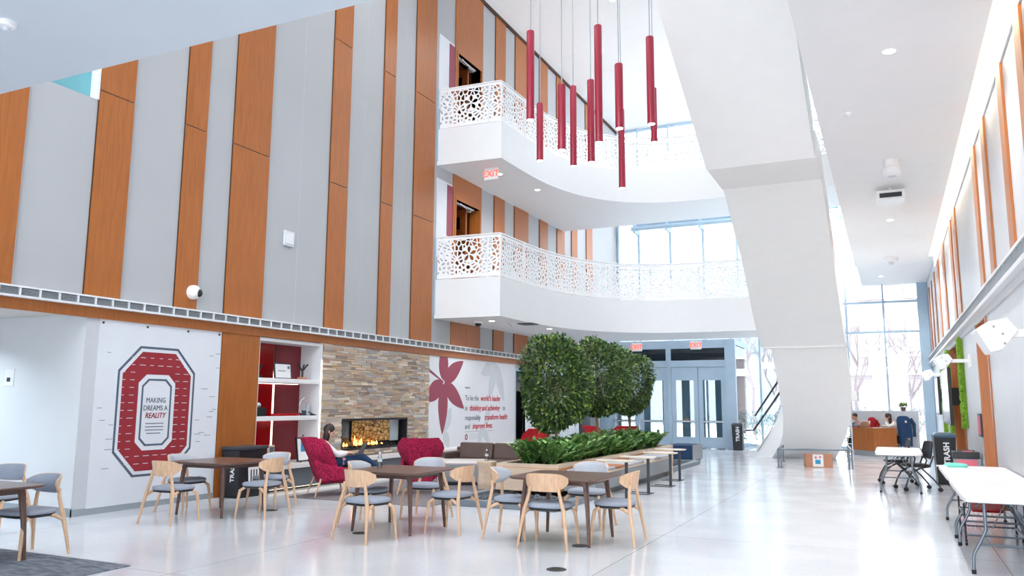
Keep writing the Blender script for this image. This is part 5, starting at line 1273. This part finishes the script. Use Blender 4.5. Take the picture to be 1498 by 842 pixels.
# ------------------------------------------------------------------ people
def hand(V, E, wi, wrist, d, side, palm=.075, curl=.5, s=1.0):
    """adds a palm and five bent fingers to a skin graph, starting from vertex index wi"""
    d = Vector(d).normalized(); up = Vector((0, 0, 1)); sd = d.cross(up).normalized() * side
    w_ = Vector(wrist); dn = -up
    V.append((tuple(w_ + d * palm * .55 * s), (.024 * s, .015 * s))); pi_ = len(V) - 1; E.append((wi, pi_))
    for k, (o_, L_) in enumerate(((-.030, .058), (-.010, .07), (.010, .074), (.029, .066))):
        b0 = w_ + d * palm * s + sd * o_ * s
        V.append((tuple(b0), .0095 * s)); E.append((pi_, len(V) - 1))
        q1 = b0 + (d * (1 - curl * .4) + dn * curl * .6) * L_ * .5 * s; V.append((tuple(q1), .0085 * s)); E.append((len(V) - 2, len(V) - 1))
        q2 = q1 + (d * (1 - curl) + dn * curl) * L_ * .5 * s; V.append((tuple(q2), .007 * s)); E.append((len(V) - 2, len(V) - 1))
    t0 = w_ + d * palm * .35 * s + sd * .042 * s
    V.append((tuple(t0), .011 * s)); E.append((pi_, len(V) - 1))
    t1 = t0 + (d * .8 + sd * .35 + dn * .2) * .04 * s; V.append((tuple(t1), .009 * s)); E.append((len(V) - 2, len(V) - 1))
def person(lab, loc, rz, J, top, trousers, skinm, hairm, hairfn, shoes=True):
    t = thing('person', lab, 'person', loc, rz)
    V = []; E = []
    def add(p, r, par=None):
        V.append((p, r))
        if par is not None: E.append((par, len(V) - 1))
        return len(V) - 1
    pv = add(J['pelvis'], (.15, .12)); s1 = add(J['spine'], (.125, .10), pv); ch = add(J['chest'], (.15, .105), s1); nb = add(J['neckb'], (.065, .06), ch); nk = add(J['neck'], .048, nb)
    hd0 = add(J['head'], .03, nk)
    for side, S in ((-1, 'l'), (1, 'r')):
        sh_ = add(J['sh' + S], .058, ch); el = add(J['el' + S], .042, sh_); wr_ = add(J['wr' + S], .026, el)
        hand(V, E, wr_, J['wr' + S], J['hd' + S], -side if J.get('flip' + S) else side)
        hp = add(J['hip' + S], .085, pv); kn = add(J['kn' + S], .06, hp); an = add(J['an' + S], .038, kn); ft = add(J['ft' + S], (.036, .026), an)
    b = skin('body', V, E, skinm, t, 1)
    # head with a face, joined into the body mesh
    H_ = MB(); hc = Vector(J['head']); f_ = Vector(J['face']).normalized(); u_ = Vector((0, 0, 1)); u_ = (u_ - f_ * u_.dot(f_)).normalized(); sd = f_.cross(u_).normalized()
    def hp_(a, b_, c_): return hc + f_ * a + u_ * b_ + sd * c_
    rings = []
    for k in range(11):
        tt = -PI / 2 + PI * k / 10; q = max(math.cos(tt), .05); z = .115 * math.sin(tt)
        jaw = 1 - .22 * max(0, -math.sin(tt)) ** 1.5
        rings.append([tuple(hp_((.093 * q * math.cos(a) - (.012 if z < -.03 and math.cos(a) < 0 else 0)) * (1 if math.cos(a) > 0 else 1.0), z, .074 * q * jaw * math.sin(a))) for a in (2 * PI * i / 16 for i in range(16))])
    H_.loft(rings)
    H_.loft([[tuple(hp_(.085, .018, c_ * .006)) for c_ in (-1, 0, 1)], [tuple(hp_(x_, -.012, c_)) for x_, c_ in ((.095, -.013), (.118, 0), (.095, .013))], [tuple(hp_(.088, -.026, c_ * .011)) for c_ in (-1, 0, 1)]])
    for c_ in (-1, 1):
        e_ = hp_(-.005, 0, c_ * .076); H_.ellipsoid(tuple(e_), (.016, .016, .028), 8, 6)
    hm = H_.build('head_tmp', skinm, None, smooth=60)
    bm = bmesh.new(); bm.from_mesh(b.data); bm.from_mesh(hm.data); bm.to_mesh(b.data); bm.free()
    for p_ in b.data.polygons: p_.use_smooth = True
    bpy.data.objects.remove(hm)
    m_ = MB()
    for c_ in (-1, 1): m_.ellipsoid(tuple(hp_(.084, .015, c_ * .03)), (.010, .010, .007), 8, 5)
    m_.build('eyes', 'black', t); MB().tube([tuple(hp_(.080, -.052, -.022)), tuple(hp_(.088, -.05, 0)), tuple(hp_(.080, -.052, .022))], .005, 5).build('mouth', 'pink', t)
    hairfn(t, hp_, hairm)
    # clothing as slightly larger skins
    V2 = []; E2 = []
    def a2(p, r, par=None):
        V2.append((p, r)); 
        if par is not None: E2.append((par, len(V2) - 1))
        return len(V2) - 1
    q0 = a2(J['pelvis'], (.165, .135)); q1 = a2(J['spine'], (.142, .118), q0); q2 = a2(J['chest'], (.168, .122), q1); q3 = a2(J['neckb'], (.075, .07), q2)
    for S in 'lr':
        a_ = a2(J['sh' + S], .072, q2); b_ = a2(J['el' + S], .056, a_); w_ = Vector(J['el' + S]).lerp(Vector(J['wr' + S]), .93); a2(tuple(w_), .040, b_)
    skin('sweater', V2, E2, top, t, 1)
    V2.clear(); E2.clear(); q0 = a2(tuple(Vector(J['pelvis']) - Vector((0, 0, .02))), (.17, .13))
    for S in 'lr':
        a_ = a2(J['hip' + S], .098, q0); b_ = a2(J['kn' + S], .073, a_); w_ = Vector(J['kn' + S]).lerp(Vector(J['an' + S]), .95); a2(tuple(w_), .052, b_)
    skin('trousers', V2, E2, trousers, t, 1)
    for S in 'lr':
        an = Vector(J['an' + S]); ft = Vector(J['ft' + S]); d = (ft - an)
        MB().tube([tuple(an + Vector((0, 0, .01)) - d * .25), tuple(an + d * .2), tuple(an + d * .8), tuple(an + d * 1.15)], [.040, .05, .046, .03], 10).build('shoe', 'wplas', t, smooth=60)
    return t
def hair_cap(m, hp_, rx, ru, rs_, ox, oz):
    rings = []
    for k in range(9):
        tt = -PI / 2 + PI * k / 8; q = max(math.cos(tt), .05)
        rings.append([tuple(hp_(ox + rx * q * math.cos(a), oz + ru * math.sin(tt), rs_ * q * math.sin(a))) for a in (2 * PI * i / 16 for i in range(16))])
    m.loft(rings)
def long_hair(t, hp_, hm):
    m = MB(); hair_cap(m, hp_, .100, .104, .088, -.022, .034)
    c0 = hp_(-.035, .02, 0); sd = (hp_(0, 0, 1) - hp_(0, 0, 0)); f2 = hp_(1, 0, 0) - hp_(0, 0, 0); f2.z = 0; f2.normalize()
    rings = []
    for dz, half, dep, bk in ((.05, .06, .05, 0), (.0, .088, .072, -.004), (-.08, .092, .066, -.014), (-.17, .088, .056, -.03), (-.25, .07, .045, -.045), (-.31, .03, .03, -.05)):
        rings.append([tuple(c0 + f2 * (bk + dep * math.cos(a)) + sd * half * math.sin(a) + Vector((0, 0, dz))) for a in (2 * PI * i / 14 for i in range(14))])
    m.loft(rings); m.build('hair', hm, t, smooth=70)
def short_hair(t, hp_, hm):
    m = MB(); hair_cap(m, hp_, .098, .096, .084, -.022, .036); m.build('hair', hm, t, smooth=70)
# the reader in the crimson wing chair (facing +Y of her own frame)
J = dict(pelvis=(0, -.08, .52), spine=(0, -.17, .66), chest=(0, -.23, .80), neckb=(0, -.20, .93), neck=(0, -.18, .98), head=(0, -.13, 1.08), face=(0.15, .85, -.45),
         shl=(-.17, -.21, .85), shr=(.17, -.21, .85), ell=(-.23, .0, .68), elr=(.23, .0, .68), wrl=(-.12, .19, .72), wrr=(.12, .19, .72), hdl=(.25, 1, -.1), hdr=(-.25, 1, -.1),
         hipl=(-.09, -.04, .51), hipr=(.09, -.04, .51), knl=(-.11, .40, .54), knr=(.05, .44, .66), anl=(-.11, .46, .10), anr=(.0, .80, .40), ftl=(-.11, .60, .05), ftr=(.0, .93, .40))
person('woman with long dark hair and white sweater using a laptop in the wing chair', (-8.93, 11.68, .012), -.72, J, 'cream', 'navy', 'skin', 'hair', long_hair)
t = thing('laptop', 'dark laptop open on the lap of the seated reader', 'laptop', (0, 0, 0)); t.location = (-8.93, 11.68, .012); t.rotation_euler = (0, 0, -.72)
MB().obox((0, .30, .675), (.32, .22, .018), (0.12, 0, 0)).build('base', 'charcoal', t); MB().obox((0, .47, .77), (.32, .012, .22), (-.45, 0, 0)).build('screen', 'charcoal', t); MB().obox((0.05, .482, .78), (.10, .004, .08), (-.45, 0, 0)).build('stickers', 'pink', t)
# two people at the reception desk
J2 = dict(pelvis=(0, -.05, .54), spine=(0, -.02, .74), chest=(0, .06, .93), neckb=(0, .12, 1.07), neck=(0, .15, 1.12), head=(0, .21, 1.22), face=(0, .75, -.65),
          shl=(-.18, .08, 1.0), shr=(.18, .08, 1.0), ell=(-.20, .28, .91), elr=(.20, .28, .91), wrl=(-.06, .33, 1.08), wrr=(.10, .42, .93), hdl=(.1, -.1, 1), hdr=(-.5, .8, 0),
          hipl=(-.09, 0, .53), hipr=(.09, 0, .53), knl=(-.11, .40, .53), knr=(.11, .40, .53), anl=(-.11, .40, .10), anr=(.11, .40, .10), ftl=(-.11, .54, .05), ftr=(.11, .54, .05))
person('woman with long dark hair and cream hoodie leaning on her hand at the desk', (.10, 29.62, 0), 1.75, J2, 'cream', 'black', 'skin', 'hair', long_hair)
J3 = dict(J2); J3.update(wrl=(-.12, .50, .93), hdl=(.2, 1, 0), face=(0, .9, -.3))
person('person with short dark hair in a plaid shirt at the left of the desk', (-.98, 29.72, 0), 2.2, J3, 'plaid', 'black', 'skin2', 'hair', short_hair)
t = thing('jacket', 'red jacket draped beside the plaid shirted person at the desk', 'jacket', (-.62, 29.55, 0), .4)
m = MB(); rings = []
for z, a, b_ in ((.55, .14, .08), (.8, .17, .10), (1.05, .16, .10), (1.18, .12, .08), (1.22, .05, .04)): rings.append([(a * math.cos(2 * PI * i / 12) * (1 + .1 * math.sin(i * 2)), b_ * math.sin(2 * PI * i / 12), z) for i in range(12)])
m.loft(rings).build('body', 'redcloth', t, smooth=60); MB().tube([(.13, 0, 1.12), (.22, -.02, .95), (.18, -.06, .8)], [.05, .05, .045], 8).build('sleeve', 'redcloth', t, smooth=60)
t = thing('stool', 'dark stool carrying the red jacket beside the desk', 'stool', (-.62, 29.55, 0)); MB().sell([(.9, .5), (1, .53), (.9, .55)], .18, .18, 2.2, (0, 0), 18).build('seat', 'charcoal', t)
for a in range(4): MB().tube([(.12 * math.cos(a * HP + .7), .12 * math.sin(a * HP + .7), .5), (.17 * math.cos(a * HP + .7), .17 * math.sin(a * HP + .7), 0)], .015, 6).build('leg', 'charcoal', t)
for x, y, rz, l in ((.10, 29.62, 1.75, 'stool under the woman at the reception desk'), (-.98, 29.72, 2.2, 'stool under the plaid shirted person')):
    t = thing('stool', l, 'stool', (x, y, 0), rz); MB().sell([(.9, .38), (1, .41), (.9, .425)], .17, .17, 2.2, (0, -.05), 18).build('seat', 'charcoal', t); MB().tube([(0, -.05, .02), (0, -.05, .39)], .03).lathe([(.2, 0), (.2, .02), (.03, .03)], (0, -.05, 0), 18).build('pedestal', 'chrome', t)
# ------------------------------------------------------------------ light: overcast daylight through the added skylight and glass, plus downlights and added fill lamps
def portal(loc, rot, sx, sy):
    l = bpy.data.lights.new('sky_portal', 'AREA'); l.shape = 'RECTANGLE'; l.size = sx; l.size_y = sy
    l.cycles.is_portal = True
    o = bpy.data.objects.new('sky_portal', l); COL.objects.link(o); o.location = loc; o.rotation_euler = rot
portal((-4.5, FY + .1, 6.8), (-PI / 2, 0, 0), 12, 13.4)
portal((-3.5, 13.5, 13.9), (0, 0, 0), 4, 7)
portal((0.05, -8, 3.0), (PI / 2, 0, 0), 2.7, 6.0)
portal((-5.1, -8.1, 1.8), (PI / 2, 0, 0), 7.8, 1.9)

def lamp(x, y, z, w, col=(1, 0.98, 0.95), size=0.14, spread=2.4):  # used for downlights and for added fill without a fixture
    l = bpy.data.lights.new('downlight_and_fill', 'AREA'); l.shape = 'DISK'; l.size = size; l.energy = w; l.color = col; l.spread = spread
    o = bpy.data.objects.new('downlight_and_fill', l); COL.objects.link(o); o.location = (x, y, z - .012)
for y, k in ((-3, .4), (1.5, .5), (6.0, .7), (10.35, 1), (14.1, 1), (20.3, 1), (24.2, 1.8)): lamp(.22, y, 5.9, LAMP * k)  # beams away from a fixture are added, brightening floor and soffit
lamp(-.08, 30.6, 6.1, LAMP * 1.2)
for y in (4.4, 6.6): lamp(-12.6, y, 2.86, LAMP * .7, (.74, .88, 1))  # added fill, no lamp seen here, brightens the corridor wall
for x, y in ((-9.35, 18.6), (-8.8, 21.2)): lamp(x, y, 3.74, LAMP * .35)
for x, y in ((-9.3, 18.9), (-9.0, 20.8)): lamp(x, y, 7.78, LAMP * .5)
for x, y in ((-6.9, 21.6), (-5.4, 21.2), (-8.5, 14), (-8.5, 8)): lamp(x, y, 13.6, LAMP * 1.2)  # last pair has no fixture, added as unseen fill
